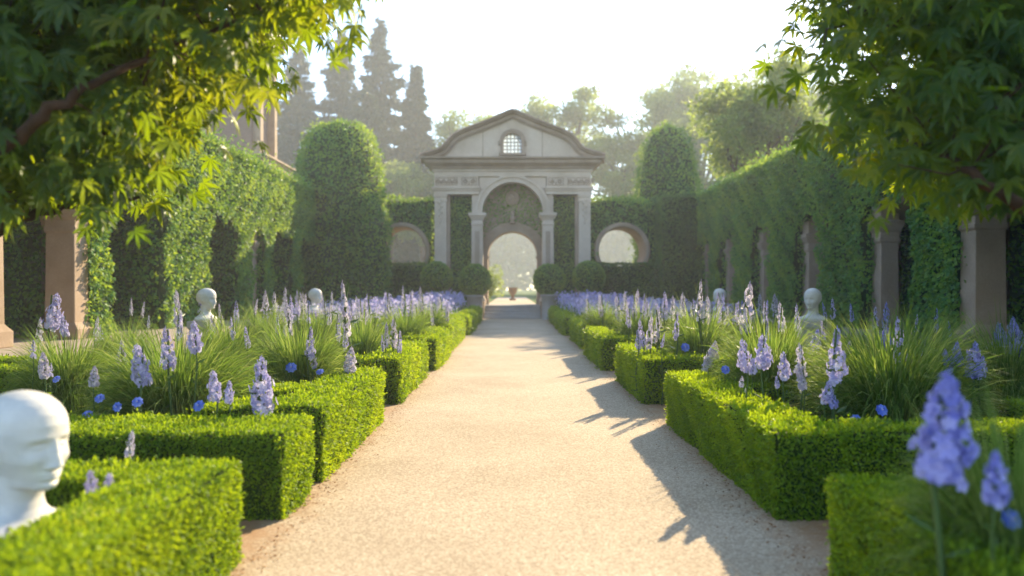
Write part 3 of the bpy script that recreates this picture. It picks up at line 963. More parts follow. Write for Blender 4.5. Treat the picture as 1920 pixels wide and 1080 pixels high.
# pediment window
win = MB()
win.add(*band(0.46, 0.62, -0.24, 0.0, wzs, 24)); win.add(*band(0.585, 0.67, -0.30, -0.05, wzs, 24))
for s in (-1, 1):
    win.box(min(s * .46, s * .62), max(s * .46, s * .62), -0.24, 0.0, wz0 - .02, wzs)
    win.box(min(s * .625, s * .72), max(s * .625, s * .72), -0.22, 0.0, wzs - .16, wzs + 0.04)
win.box(-0.70, 0.70, -0.34, 0.05, wz0 - .15, wz0 - .021)
wo = win.build('window', SD, gate, bevel=0.008)
g = MB()
us2 = [wr * math.cos(math.pi * k / 20) for k in range(20, -1, -1)]
for a, b in zip(us2[:-1], us2[1:]):
    za, zb = wzs + math.sqrt(max(0, wr * wr - a * a)), wzs + math.sqrt(max(0, wr * wr - b * b))
    g.add([(a, 0.05, wz0), (b, 0.05, wz0), (b, 0.05, zb), (a, 0.05, za)], [(0, 1, 2, 3)])
g.build('pane', M['glass'], wo)
g = MB()
for k in (-0.28, -0.1, 0.1, 0.28):
    g.box(k - .03, k + .03, 0.0, 0.045, wz0, wzs + math.sqrt(wr ** 2 - k * k))
for z in (8.78, 8.97, 9.16, 9.35):
    hw = wr if z < wzs else math.sqrt(wr ** 2 - (z - wzs) ** 2)
    g.box(-hw, hw, 0.004, 0.041, z - .03, z + .03)
g.build('glazing_bars', M['step'], wo)

# steps with cheek blocks
steps = empty('stone_steps', (0.03, 37.3, 0))
tag(steps, 'four grey stone steps with cheek blocks leading up to the gate', 'steps')
for k in range(4):
    MB().box(-1.42, 1.42, k * 0.36, 1.6, k * 0.165 + (0.01 if k == 0 else 0.0), (k + 1) * 0.165 - 0.002).build('step', M['step'], steps, bevel=0.018)
for s in (-1, 1):
    a, b = sorted((s * 1.43, s * 2.2))
    c = MB(); c.box(a, b, 0.05, 1.58, 0.0, 0.78); c.box(a - .03, b + .03, 0.02, 1.6, 0.782, 0.86)
    c.build('cheek_block', M['stonedark'], steps, bevel=0.015)

# urn and shrub on the lawn beyond
u = empty('garden_urn', (0.05, 54, 0.655))
tag(u, 'small terracotta urn on the path seen through the gate arch', 'urn')
MB().lathe([(0.01, 0), (0.24, 0), (0.24, 0.1), (0.13, 0.16), (0.10, 0.34), (0.14, 0.4)], (0, 0, 0), 20).build('foot', M['terracotta'], u)
MB().lathe([(0.14, 0.4), (0.25, 0.52), (0.31, 0.72), (0.30, 0.82), (0.37, 0.88), (0.37, 0.93), (0.28, 0.93), (0.24, 0.8), (0.01, 0.75)], (0, 0, 0), 24).build('bowl', M['terracotta'], u)


def shrub(label, c, r, h, n=3500, leaf=0.14, mat='tree', name='garden_shrub'):
    mb = MB()
    k = 14
    cs = np.array([[c[0] + rng.normal(0, r * .45), c[1] + rng.normal(0, r * .4), c[2] + h * rng.uniform(0.25, 0.78)] for _ in range(k)])
    q = rng.integers(0, k, n)
    dv = unit(rng.normal(0, 1, (n, 3)))
    P = cs[q] + dv * (r * 0.5 * rng.uniform(0.5, 1.0, (n, 1)) ** 0.5) * np.array([1, 1, h / (2 * r) * 1.0])
    P = P[P[:, 2] > c[2]]
    add_leaves(mb, P, unit(P - np.array([c[0], c[1], c[2] + h * .4])), leaf, leaf * 0.6, 0)
    return tag(mb.build(name, M[mat]), label, 'shrub')


shrub('bright leafy shrub just inside the left edge of the gate arch', (-1.6, 50, 0.6), 0.8, 2.6, 2500)

# ------------------------------------------------------------------ brick tower behind the left arcade
tw = empty('brick_tower', (-18, 47.5, 0))
tag(tw, 'brick tower with stone pilasters rising behind the left arcade', 'tower')
MB().box(-3.5, 1.45, 0, 4.2, 0, 19).build('wall', M['brick'], tw)
MB().box(-8, 2.62, -1.5, 5.6, 0, 9.55).build('wing_wall', M['brick'], tw)
m = MB(); m.box(-8.1, 2.72, -1.62, 5.7, 9.552, 9.72); m.box(-8.25, 2.9, -1.8, 5.85, 9.722, 9.85)
m.build('ledge', M['sandstone'], tw, bevel=0.02)
for yy in (0.45, 3.3):
    MB().sqprof([(.34, .34, 0), (.34, .34, .3), (.27, .27, .42), (.25, .25, 7.6), (.34, .34, 7.8), (.34, .34, 8.0)], 1.68, yy, 9.852).build('pilaster', M['sandstone'], tw, bevel=0.02)
m = MB(); m.box(-3.7, 2.1, -0.6, 4.8, 17.86, 18.3); m.box(-3.9, 2.3, -0.8, 5.0, 18.302, 18.6)
m.build('cornice', M['sandstone'], tw)


# ------------------------------------------------------------------ trees beyond
def conifer(label, px, ptop, d, w, n=34000):
    x, y, ztip = at(px, ptop, d)
    root = empty('conifer_tree', (x, y, 0))
    tag(root, label, 'tree', 'conifers behind the left arcade')
    MB().tube([(0, 0, 0), (0.05, 0, ztip * .5), (0, 0, ztip)], [0.38, 0.22, 0.02], 8).build('trunk', M['bark'], root)
    cr = MB()
    nb = 300
    f = (np.arange(nb) + rng.random(nb)) / nb
    zb = ztip * (0.10 + 0.9 * f ** 0.9)
    Lb = w * (1 - (zb / ztip)) ** 0.9 * rng.uniform(0.6, 1.15, nb) * (0.86 + 0.14 * np.sin(zb * 2.2)) + 0.12
    th = rng.uniform(0, 2 * np.pi, nb)
    m_ = rng.choice(nb, n, p=Lb / Lb.sum())
    s = rng.random(n) ** 0.75
    L = Lb[m_]
    wob = rng.normal(0, 0.16, n) * (0.2 + L * .22)
    dx, dy = np.cos(th[m_]), np.sin(th[m_])
    P = np.stack([dx * L * s - dy * wob, dy * L * s + dx * wob, zb[m_] - 0.28 * L * s + 0.18 * L * s ** 2 - np.abs(rng.normal(0, 0.16, n)) * (1 + .2 * L)], 1)
    P[:, 2] = np.maximum(P[:, 2], 0.4)
    N = unit(np.stack([dx, dy, np.full(n, -0.5)], 1))
    add_leaves(cr, P, N, 1.2, 0.34, 0, spread=0.7, droop=0.4, pf=0.5)
    cr.build('crown', M['conifer'], root)


for a in (('tall hazy conifer with the highest tip, right of the left maple', 712, 30, 128, 15),
          ('hazy conifer just left of the highest conifer, partly behind maple leaves', 640, 55, 134, 16),
          ('smaller hazy conifer nearest the gate with a thin bare tip', 780, 118, 124, 9),
          ('broad hazy conifer directly behind the brick tower', 560, 80, 132, 17),
          ('low hazy conifer filling the gap behind the left topiary tower', 690, 170, 120, 12)):
    conifer(*a)


def leafy_tree(label, x, y, h, r, n=22000, leaf=0.54, group='broadleaf trees beyond the wall', gaps=1.0):
    root = empty('broadleaf_tree', (x, y, 0.5))
    tag(root, label, 'tree', group)
    tr = MB(); cr = MB()
    k0 = h * 0.34
    tr.tube([(0, 0, -0.6), (0.1, 0, k0 * .6), (0.05, 0.1, k0), (0, 0, h * .7)], [h * .026, h * .02, h * .016, h * .006], 8)
    cent = []
    for i in range(13):
        a = i * 2.4 + rng.random(); e = rng.uniform(0.15, 1.2)
        L = r * rng.uniform(0.6, 1.0)
        b = np.array([0.03, 0.05, k0 * rng.uniform(0.85, 1.5)])
        top = np.array([math.cos(a) * L * math.cos(e) * 1.05, math.sin(a) * L * math.cos(e), k0 + (h - k0) * (0.25 + 0.72 * math.sin(e) * rng.uniform(.8, 1))])
        mid = (b + top) / 2 + rng.normal(0, r * .06, 3)
        tr.tube([b, mid, top], [h * .010, h * .006, h * .002], 6)
        for _ in range(5):
            c = top * rng.uniform(.72, 1.0) + (1 - rng.uniform(.8, 1)) * b + rng.normal(0, r * .17, 3)
            tr.tube([mid, (mid + c) / 2 + rng.normal(0, .15, 3), c], [h * .004, h * .003, h * .001], 5)
            cent.append((c, r * rng.uniform(0.13, 0.27)))
    C = np.array([c for c, _ in cent]); S = np.array([s for _, s in cent])
    q = rng.choice(len(C), n, p=S ** 2 / (S ** 2).sum())
    P = C[q] + unit(rng.normal(0, 1, (n, 3))) * (S[q][:, None] * rng.random((n, 1)) ** 0.45) * np.array([1.15, 1.15, 0.8])
    P[:, 2] = np.minimum(P[:, 2], h)
    add_leaves(cr, P, unit(P - C[q] + np.array([0, 0, .1])), leaf, leaf * .62, 0, pf=0.5, droop=.25)
    tr.build('trunk', M['bark'], root)
    cr.build('crown', M['tree'], root)


leafy_tree('hazy broadleaf tree behind the gate, left of the pediment apex', -4.6, 128, 34.5, 9.6)
leafy_tree('hazy broadleaf tree behind the gate, right of the pediment apex', 8.4, 125, 34.5, 9.0)
leafy_tree('tall hazy broadleaf tree above the right topiary tower', 16.6, 48.5, 15.8, 5.0, 17000, 0.32)
leafy_tree('hazy broadleaf tree between the gate and the right topiary tower', 22, 120, 33, 9.5)
leafy_tree('hazy broadleaf tree half hidden by the right maple', 46, 122, 38, 12.5, 22000, .62)
leafy_tree('small hazy broadleaf tree behind the wall right of the gate', 20, 104, 20, 6.4, 14000, 0.5)
leafy_tree('small hazy broadleaf tree left of the gate below the conifers', -13, 108, 20.5, 6.6, 15000, 0.5)
leafy_tree('tall misty broadleaf tree farthest back, behind the right topiary tower', 33, 132, 41, 11.5, 24000, 0.62)
leafy_tree('small sunlit tree showing over the ivy wall left of the gate', -17.5, 108, 19.5, 5.8, 13000, 0.5)
leafy_tree('hazy broadleaf tree far behind the right arcade', 52, 92, 22, 8, 7000, .45)

# distant wood closing the view through arch and round windows
wd = MB()
n = 60000
P = np.stack([rng.uniform(-150, 150, n), rng.uniform(295, 320, n), rng.random(n) ** 0.7], 1)
hgt = 32 + 3.0 * np.sin(P[:, 0] * 0.11) + 2.0 * np.sin(P[:, 0] * 0.27 + 1) + 0.9 * np.sin(P[:, 0] * 1.3)
P[:, 2] = 0.5 + P[:, 2] * hgt
add_leaves(wd, P, np.repeat([[0, -0.6, 0.6]], n, 0), 2.6, 2.0, 0, pf=0.12)
tag(wd.build('distant_wood', M['tree']), 'pale misty wood beyond the garden seen through the gate arch', 'wood', kind='stuff')


# ------------------------------------------------------------------ foreground maples
def maple_leaves(mb, P, A, size, nrm_bias):
    """palmate leaves of seven drooping lobes; A = direction of the middle lobe"""
    n = len(P)
    a = unit(A)
    w = unit(np.cross(a, nrm_bias + rng.normal(0, 0.45, (n, 3))))
    nr = np.cross(w, a)
    size = size * rng.uniform(0.7, 1.25, n)
    r = np.clip(0.5 * rng.random(n) + 0.5 * patch(P, 1.4), 0, 1)
    for ang, lf in ((-118, .42), (-78, .72), (-38, .93), (0, 1.0), (38, .93), (78, .72), (118, .42)):
        t = R(ang) + rng.normal(0, 0.08, n)
        d = a * np.cos(t)[:, None] + w * np.sin(t)[:, None]
        s = w * np.cos(t)[:, None] - a * np.sin(t)[:, None]
        L = (size * lf * rng.uniform(.88, 1.08, n))[:, None]
        V = np.empty((n, 6, 3))
        cup = nr * L
        V[:, 0] = P
        V[:, 1] = P + d * L * .40 + s * L * .135 + cup * .05
        V[:, 2] = P + d * L * .72 + s * L * .09 - cup * .02
        V[:, 3] = P + d * L - cup * .16 + np.array([0, 0, -1]) * L * .10
        V[:, 4] = P + d * L * .72 - s * L * .09 - cup * .02
        V[:, 5] = P + d * L * .40 - s * L * .135 + cup * .05
        base = np.arange(n)[:, None] * 6
        Q = np.concatenate([base + np.array([[0, 1, 2, 5]]), base + np.array([[5, 2, 3, 4]])])
        mb.add(V.reshape(-1, 3), Q, 0, False, np.repeat(r, 6))


def in_poly(x, y, poly):
    k = np.zeros(len(x), bool)
    j = len(poly) - 1
    for i in range(len(poly)):
        xi, yi = poly[i]; xj, yj = poly[j]
        c = ((yi > y) != (yj > y)) & (x < (xj - xi) * (y - yi) / (yj - yi + 1e-9) + xi)
        k ^= c
        j = i
    return k


def maple(label, base, limbs, poly, dr, nclus, per, size, sgn):
    root = empty('maple_tree', base)
    tag(root, label, 'tree', 'maples framing the view')
    b = np.array(base)
    tr = MB()
    fork = limbs[0][0]
    tr.tube([(0, 0, 0), (0.06 * sgn, 0.03, 0.7), np.array(fork) * .6 + np.array([0.03, .05, .2]), np.array(fork) - b if False else np.array(fork)], [0.15, 0.11, 0.095, 0.08], 10)
    tr.build('trunk', M['bark'], root)
    br = MB()
    ends = []
    for L in limbs:
        L = np.array(L, float)
        nr_ = len(L)
        # smooth the polyline
        tt = np.linspace(0, nr_ - 1, nr_ * 5)
        pts = np.stack([np.interp(tt, np.arange(nr_), L[:, k]) for k in range(3)], 1)
        pts[1:-1] += rng.normal(0, 0.012, (len(pts) - 2, 3))
        br.tube(pts, np.linspace(0.052, 0.010, len(pts)), 8)
        ends += list(pts[len(pts) // 3:])
    ends = np.array(ends)
    # leaf sprays fill a crown some three metres deep
    n = nclus * 9
    xs = [p[0] for p in poly]; ys = [p[1] for p in poly]
    X_, Y_ = rng.uniform(min(xs), max(xs), n), rng.uniform(min(ys), max(ys), n)
    ok = in_poly(X_, Y_, poly)
    X_, Y_ = X_[ok][:nclus], Y_[ok][:nclus]
    D = rng.uniform(dr[0], dr[1], len(X_))
    if sgn < 0:
        keep = (rng.random(len(X_)) < np.where((X_ < 1730) & (Y_ < 240), 0.62, 1.0)) & (X_ > 1490 + (D - 5.0) * 30)
        X_, Y_, D = X_[keep], Y_[keep], D[keep]
    C = np.stack([(X_ - 960) / FPX * D, D, CAMZ - (Y_ - 540) / FPX * D], 1)
    lf = MB()
    for c in C:
        loc = c - b
        e = ends[np.argmin(((ends - loc) ** 2).sum(1))]
        if rng.random() < 0.55:
            mid = (e + loc) / 2 + rng.normal(0, 0.06, 3) + np.array([0, 0, .06])
            br.tube([e, mid, loc], [0.008, 0.006, 0.003], 5)
    k = per
    q = np.repeat(np.arange(len(C)), k)
    off = rng.normal(0, 1, (len(q), 3)) * np.array([0.17, 0.20, 0.13])
    P = C[q] - b + off
    A = unit(off) * 0.5 + np.array([0.25 * sgn, -0.1, -0.75]) + rng.normal(0, 0.45, (len(q), 3))
    maple_leaves(lf, P, A, size, np.array([0.35 * sgn, -0.6, 0.55]))
    br.build('branches', M['bark'], root)
    lf.build('crown', M['maple'], root)


def rel(base, pts):
    return [tuple(np.array(at(*p)) - np.array(base)) for p in pts]


bl = (-4.75, 5.6, 0.0)
pl = [(-900, -700), (660, -700), (660, -60), (625, -20), (590, 15), (545, 55), (505, 100), (420, 140), (360, 180), (305, 230), (270, 280), (235, 330), (180, 350), (110, 368), (40, 355), (-60, 330), (-900, 300)]
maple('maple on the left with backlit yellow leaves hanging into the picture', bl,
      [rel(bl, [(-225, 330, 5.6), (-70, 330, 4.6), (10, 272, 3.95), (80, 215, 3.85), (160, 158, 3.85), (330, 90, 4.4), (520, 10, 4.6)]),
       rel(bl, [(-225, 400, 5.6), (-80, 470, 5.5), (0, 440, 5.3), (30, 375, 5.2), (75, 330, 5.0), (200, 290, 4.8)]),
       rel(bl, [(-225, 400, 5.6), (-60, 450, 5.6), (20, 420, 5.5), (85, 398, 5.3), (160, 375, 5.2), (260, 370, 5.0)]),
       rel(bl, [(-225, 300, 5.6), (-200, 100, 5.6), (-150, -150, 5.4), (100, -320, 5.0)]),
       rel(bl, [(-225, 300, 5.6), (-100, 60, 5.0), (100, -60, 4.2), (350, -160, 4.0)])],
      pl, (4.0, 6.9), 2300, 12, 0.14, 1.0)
brr = (5.9, 7.2, 0.0)
pr = [(2700, -700), (1540, -700), (1560, -60), (1540, 5), (1485, 55), (1530, 90), (1535, 130), (1570, 170), (1625, 185), (1610, 245), (1640, 280), (1675, 305), (1730, 330), (1780, 345), (1830, 360), (1890, 325), (1960, 300), (2700, 260)]
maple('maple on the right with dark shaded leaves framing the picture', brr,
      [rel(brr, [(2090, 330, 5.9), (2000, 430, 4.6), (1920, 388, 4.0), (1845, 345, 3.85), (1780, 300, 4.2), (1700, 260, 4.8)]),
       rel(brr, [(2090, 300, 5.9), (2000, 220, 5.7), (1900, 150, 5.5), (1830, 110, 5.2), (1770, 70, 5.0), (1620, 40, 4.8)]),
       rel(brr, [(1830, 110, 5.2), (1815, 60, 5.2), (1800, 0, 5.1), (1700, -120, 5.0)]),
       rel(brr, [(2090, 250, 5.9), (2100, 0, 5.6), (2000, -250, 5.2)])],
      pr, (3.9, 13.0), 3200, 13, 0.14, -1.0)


# ------------------------------------------------------------------ busts
def bust_mesh():
    def curve(pts):
        z = [p[0] for p in pts]; v = [p[1] for p in pts]
        return lambda t: np.interp(t, z, v)
    fr = curve([(0, .085), (.02, .092), (.05, .094), (.08, .085), (.11, .064), (.14, .053), (.175, .048), (.198, .052), (.206, .072), (.214, .086), (.222, .090), (.232, .0885), (.243, .092), (.262, .093), (.285, .095), (.31, .0945), (.335, .099), (.36, .1005), (.385, .094), (.405, .080), (.42, .061), (.43, .038), (.435, .018), (.4365, .001)])
    bk = curve([(0, .085), (.03, .09), (.07, .088), (.10, .074), (.14, .062), (.19, .062), (.22, .070), (.25, .088), (.28, .103), (.315, .114), (.345, .116), (.375, .109), (.40, .092), (.42, .066), (.43, .040), (.435, .018), (.4365, .001)])
    sd = curve([(0, .125), (.02, .138), (.045, .138), (.07, .122), (.09, .094), (.11, .070), (.135, .057), (.17, .052), (.195, .053), (.21, .053), (.225, .055), (.25, .064), (.28, .076), (.31, .084), (.345, .087), (.375, .083), (.40, .070), (.42, .051), (.43, .031), (.435, .014), (.4365, .001)])
    z = np.concatenate([np.linspace(0, .195, 34), np.linspace(.197, .34, 96), np.linspace(.343, .4365, 34)])
    # smooth the profiles
    zz = np.linspace(0, .4365, 900)

    def sm(f, w):
        v = f(zz); k = np.exp(-np.linspace(-2, 2, w) ** 2); k /= k.sum()
        v = np.convolve(np.pad(v, w // 2, 'edge'), k, 'valid')[:len(zz)]
        return lambda t: np.interp(t, zz, v)
    endf = np.clip((.4365 - zz) / .012, 0, 1)
    fr, bk, sd = sm(fr, 19), sm(bk, 25), sm(sd, 25)
    S = 168
    th = np.linspace(0, 2 * np.pi, S, endpoint=False)
    Z, T = np.meshgrid(z, th, indexing='ij')
    c, s = np.cos(T), np.sin(T)          # c -> x (side), s -> y (front +)
    ex = 2.0 + 0.2 * np.exp(-((Z - .285) / .045) ** 2)
    a = sd(Z); b = np.where(s > 0, fr(Z), bk(Z))
    rr = 1.0 / ((np.abs(c) / a) ** ex + (np.abs(s) / b) ** ex) ** (1 / ex)
    crown = np.sqrt(np.clip((.4365 - Z) / .03, 0, 1))
    rr = np.where(Z > .4065, np.minimum(rr, 0.112 * crown + 0.0005), rr)
    x, y = rr * c, rr * s
    F = (s > 0)
    g = lambda v, w: np.exp(-(v / w) ** 2)
    disp = np.zeros_like(x)
    nz = np.clip((.328 - Z) / .058, 0, 1) * np.clip((Z - .257) / .007, 0, 1)
    disp += F * (0.020 * nz ** 0.9 + 0.003 * np.clip((.335 - Z) / .02, 0, 1) * (Z > .3)) * g(x, 0.0075 + 0.006 * nz)
    for e in (-1, 1):
        disp += F * (0.006 * g(x - e * .0125, .0065) * g(Z - .2655, .006))          # nostril wings
        disp -= F * 0.0125 * g(x - e * .031, .0165) * g(Z - .3135, .0115)           # sockets
        disp += F * 0.0100 * g(x - e * .032, .0125) * g(Z - .3115, .0068)           # eyeballs
        disp -= F * 0.0016 * g(x - e * .032, .014) * g(Z - .3085, .002)            # closed lid line
        disp += F * 0.003 * g(x - e * .033, .024) * g(Z - .331, .009)   # brow
        disp += F * 0.006 * g(x - e * .044, .019) * g(Z - .282, .017)               # cheek
        disp += 0.008 * g(y + .008, .011) * g(Z - .298, .021) * (np.sign(x) == e)   # ear
        disp -= 0.004 * g(y + .004, .005) * g(Z - .300, .011) * (np.sign(x) == e)
    disp += F * 0.0078 * g(x, .019) * g(Z - .2480, .0042)
    disp += F * 0.0084 * g(x, .016) * g(Z - .2395, .0046)
    disp -= F * 0.0058 * g(x, .021) * g(Z - .2440, .0015)
    disp -= F * 0.0035 * g(x, .004) * g(Z - .2555, .005)
    disp -= F * 0.0035 * g(x, .02) * g(Z - .2315, .004)
    disp += F * 0.0055 * g(x, .016) * g(Z - .217, .009)
    rr2 = rr + disp
    wz = np.clip((Z - .165) / .035, 0, 1) * np.clip((.31 - Z) / .10, 0, 1)
    yy = rr2 * s
    lift = 0.042 * np.clip((.075 - yy) / .12, 0, 1) ** 0.8 * wz
    Z = np.where(Z < .2, .2 - (.2 - Z) * .60, Z)
    V = np.stack([rr2 * c * (1 + .16 * np.clip((.15 - Z) / .05, 0, 1)), yy + 0.012 * np.clip((Z - .18) / .05, 0, 1), Z + lift], 2).reshape(-1, 3)
    n = len(z)
    Q = [(i * S + j, i * S + (j + 1) % S, (i + 1) * S + (j + 1) % S, (i + 1) * S + j) for i in range(n - 1) for j in range(S)]
    mb = MB(); mb.add(V, Q, 0, True)
    return mb


def bust(label, x, y, ztop, sc, face):
    H = 0.4365 * sc
    z0 = ztop - H
    root = empty('white_bust', (x, y, 0), math.atan2(-face[0], face[1]))
    tag(root, label, 'bust', 'white head busts on plinths')
    return root, z0, H


bmesh_obj = None
for (label, x, y, ztop, sc, face) in (
        ('large blurred white head bust at the left edge behind the nearest hedge', -2.28, 3.45, 1.08, 1.98, (0.96, -0.28)),
        ('white head bust in profile among lilac flowers, larger of the two farther left busts', -6.15, 15.0, 1.55, 1.85, (0.97, -0.22)),
        ('small distant white head bust in the left bed, right of the profile bust', -5.6, 21.2, 1.54, 1.85, (0.95, -0.3)),
        ('white head bust on the right in front of the shaded arcade, larger of two', 6.05, 15.0, 1.55, 1.85, (-0.72, -0.69)),
        ('small distant white head bust behind tall pale spikes in the right bed', 5.85, 21.0, 1.54, 1.85, (-0.8, -0.6))):
    root, z0, H = bust(label, x, y, ztop, sc, face)
    if bmesh_obj is None:
        ho = bust_mesh().build('head', M['plaster'], root); bmesh_obj = ho
    else:
        ho = bmesh_obj.copy(); COL.objects.link(ho); ho.parent = root
    ho.location = (0, 0, z0); z0 += .0795 * sc; ho.scale = (sc, sc, sc)
    p = MB().sqprof([(.30, .24, 0), (.30, .24, z0 * .2), (.25, .2, z0 * .3), (.25, .2, z0 * .8), (.29, .23, z0 * .86), (.29, .23, z0 - .002)], 0, 0, 0)
    p.build('plinth', M['step'], root, bevel=0.01)


# ------------------------------------------------------------------ grasses
def blades(mb, n, base_r, len_r, elev_r, width, curl, mat=0, seg=6, zmin=0.0):
    th = rng.uniform(0, 2 * np.pi, n)
    rb = base_r * np.sqrt(rng.random(n))
    L = rng.uniform(*len_r, n) * np.where(rng.random(n) < .06, 1.12, 1.0)
    el = R(elev_r[0]) + (R(elev_r[1]) - R(elev_r[0])) * rng.random(n) ** 0.8
    p = np.stack([rb * np.cos(th), rb * np.sin(th), np.zeros(n)], 1)
    th2 = th + rng.normal(0, 0.35, n)
    h = np.stack([np.cos(th2), np.sin(th2), np.zeros(n)], 1)
    side = np.stack([-np.sin(th2), np.cos(th2), np.zeros(n)], 1)
    side = unit(side + rng.normal(0, 0.35, (n, 3)))
    cu = curl * rng.uniform(0.6, 1.5, n)
    rows = []
    for k in range(seg + 1):
        f = k / seg
        wv = width * (0.55 + 1.2 * f - 1.72 * f * f) * rng.uniform(.95, 1.05, n)
        rows.append((p - side * wv[:, None] / 2, p + side * wv[:, None] / 2))
        e = el - cu * f ** 1.3
        p = p + (h * np.cos(e)[:, None] + np.array([0, 0, 1]) * np.sin(e)[:, None]) * (L / seg)[:, None]
        p[:, 2] = np.maximum(p[:, 2], zmin + 0.01)
    V = np.empty((n, (seg + 1) * 2, 3))
    for k, (a, b) in enumerate(rows):
        V[:, 2 * k] = a; V[:, 2 * k + 1] = b
    base = (np.arange(n) * (seg + 1) * 2)[:, None]
    Q = np.concatenate([base + np.array([[2 * k, 2 * k + 1, 2 * k + 3, 2 * k + 2]]) for k in range(seg)])
    r0 = rng.random(n) * 0.6
    r = np.clip(r0[:, None] + np.repeat(np.linspace(0, 0.4, seg + 1), 2)[None], 0, 1)
    mb.add(V.reshape(-1, 3), Q, mat, False, r.ravel())


def grass_mesh(n, w):
    mb = MB()
    blades(mb, n, 0.30, (0.85, 1.15), (40, 90), w, 1.55)
    blades(mb, n // 4, 0.2, (0.5, 0.8), (8, 50), w, 0.9)
    o = mb.build('grass_clump', M['grass'])
    return o


G_near = [grass_mesh(2900, 0.0165) for _ in range(2)]
G_far = [grass_mesh(1500, 0.020) for _ in range(3)]
lilym = MB(); blades(lilym, 70, 0.12, (0.6, 1.1), (40, 85), 0.075, 1.1, 0, 7)
lily_src = lilym.build('lily_plant', M['lily'])
used = set()


def put_src(src, loc, sc, rz, tz=1.0):
    if src.name in used:
        o = src.copy(); COL.objects.link(o)
    else:
        o = src; used.add(src.name)
    o.location = loc; o.scale = (sc, sc, sc * tz); o.rotation_euler = (0, 0, rz)
    return o


# (px centre, depth, half width m, height factor, label)
CL = [(335, 6.85, 0.88, 1.12, 'biggest arching grass clump on the left, behind the short straight hedge'),
      (562, 8.45, 0.62, 1.28, 'round grass clump on the left just behind the notched hedge'),
      (130, 8.0, 0.62, 1.15, 'loose grass clump at the far left with lilac spikes beside it'),
      (236, 11.0, 0.52, 1.4, 'grass clump on the left in front of the first stone column'),
      (682, 11.6, 0.58, 1.35, 'pale grass mound above the third left hedge block'),
      (762, 14.7, 0.60, 1.35, 'pale grass mound above the fourth left hedge block'),
      (432, 11.2, 0.6, 1.3, 'grass mound in the left bed right of the profile bust'),
      (500, 15.2, 0.62, 1.3, 'distant grass mound in the middle of the left bed'),
      (600, 15.6, 0.62, 1.25, 'distant grass mound left of the tall pale spike'),
      (806, 18.4, 0.62, 1.3, 'pale grass mound far down the left bed near the shadow edge'),
      (190, 3.66, 0.26, 1.5, 'dark grass tuft behind the big white bust shoulder'),
      (1672, 6.6, 0.92, 1.16, 'biggest shaded grass clump on the right, behind the dark hedge corner'),
      (1443, 7.75, 0.62, 1.32, 'sunlit grass clump on the right behind the strap-leaved plant'),
      (1312, 10.95, 0.62, 1.4, 'round pale grass mound on the right above the notch-shadow hedge'),
      (1198, 14.8, 0.60, 1.35, 'pale grass mound above the third long right hedge'),
      (1890, 7.6, 0.62, 1.3, 'dark shaded grass clump at the right edge below blue flower spikes'),
      (1722, 9.6, 0.62, 1.35, 'shaded grass clump in front of the right stone column'),
      (1590, 10.6, 0.55, 1.25, 'shaded grass clump below the larger right bust'),
      (1905, 3.0, 0.50, 1.75, 'blurred dark grass tuft in the near right corner'),
      (1130, 19.0, 0.62, 1.3, 'pale grass mound far down the right bed near the shadow edge'),
      (1400, 14.5, 0.6, 1.25, 'distant grass mound left of the larger right bust'),
      (1290, 17.5, 0.6, 1.25, 'distant grass mound in the middle of the right bed'),
      (-60, 3.1, 0.26, 1.0, 'dark grass tuft at the left edge below the big white bust')]
clump_xy = []
for i, (px, d, hw, tz, lab) in enumerate(CL):
    x = (px - 960) / FPX * d
    src = G_near[i % 2] if d < 9 else G_far[i % 3]
    o = put_src(src, (x, d, 0.0), hw * (0.96 if d < 7.3 else 1.02), rng.uniform(0, 6.28), tz * (1.42 if d < 7.3 else 1.7))
    tag(o, lab, 'ornamental grass', 'ornamental grass clumps')
    clump_xy.append((x, d, hw))
for (px, d, s, lab) in ((1450, 6.6, 0.52, 'broad strap-leaved plant with pinkish spikes in the right bed'),
                        (1480, 6.1, 0.36, 'small strap-leaved plant at the inner hedge edge in the right bed'),
                        (455, 6.0, 0.34, 'small strap-leaved plant at the right foot of the biggest left grass')):
    o = put_src(lily_src, ((px - 960) / FPX * d, d, 0.0), s, rng.uniform(0, 6.28), 1.15)
    tag(o, lab, 'plant', 'strap-leaved plants')

# low leafy growth nobody could count, covering the soil
for sx, side in ((-1, 'left'), (1, 'right')):
    ug = MB()
    n = 11000
    x = sx * rng.uniform(2.25, 7.3, n); y = 3.0 + 21 * rng.random(n) ** 1.25
    if sx < 0: keep = ~((y > 4.2) & (y < 4.95))
    else: keep = ~((y > 3.9) & (y < 4.95))
    x, y = x[keep], y[keep]; n = len(x)
    P0 = np.stack([x, y, np.zeros(n)], 1)
    hh_ = rng.uniform(0.08, 0.30, n) * (0.5 + patch(P0, 0.9))
    for k in range(3):
        dv = rng.normal(0, 0.35, (n, 3)); dv[:, 2] = 1
        tip = P0 + unit(dv) * hh_[:, None]
        wv = unit(np.cross(dv, rng.normal(0, 1, (n, 3)))) * 0.012
        mid = (P0 + tip) / 2 + rng.normal(0, 0.02, (n, 3))
        V = np.stack([P0, mid + wv, tip + dv * np.array([1, 1, -0.1]) * .06, mid - wv], 1)
        ug.add(V.reshape(-1, 3), np.arange(n * 4).reshape(n, 4), 0, False, np.repeat(rng.random(n), 4))
    P = P0 + np.stack([rng.normal(0, .05, n), rng.normal(0, .05, n), hh_ * rng.random(n) * .8], 1)
    add_leaves(ug, P, np.repeat([[0, 0, 1.0]], n, 0), 0.085, 0.035, 0, spread=1.4)
    tag(ug.build('undergrowth', M['ivy']), 'low green undergrowth between the clumps of the %s bed' % side, 'undergrowth', kind='stuff')


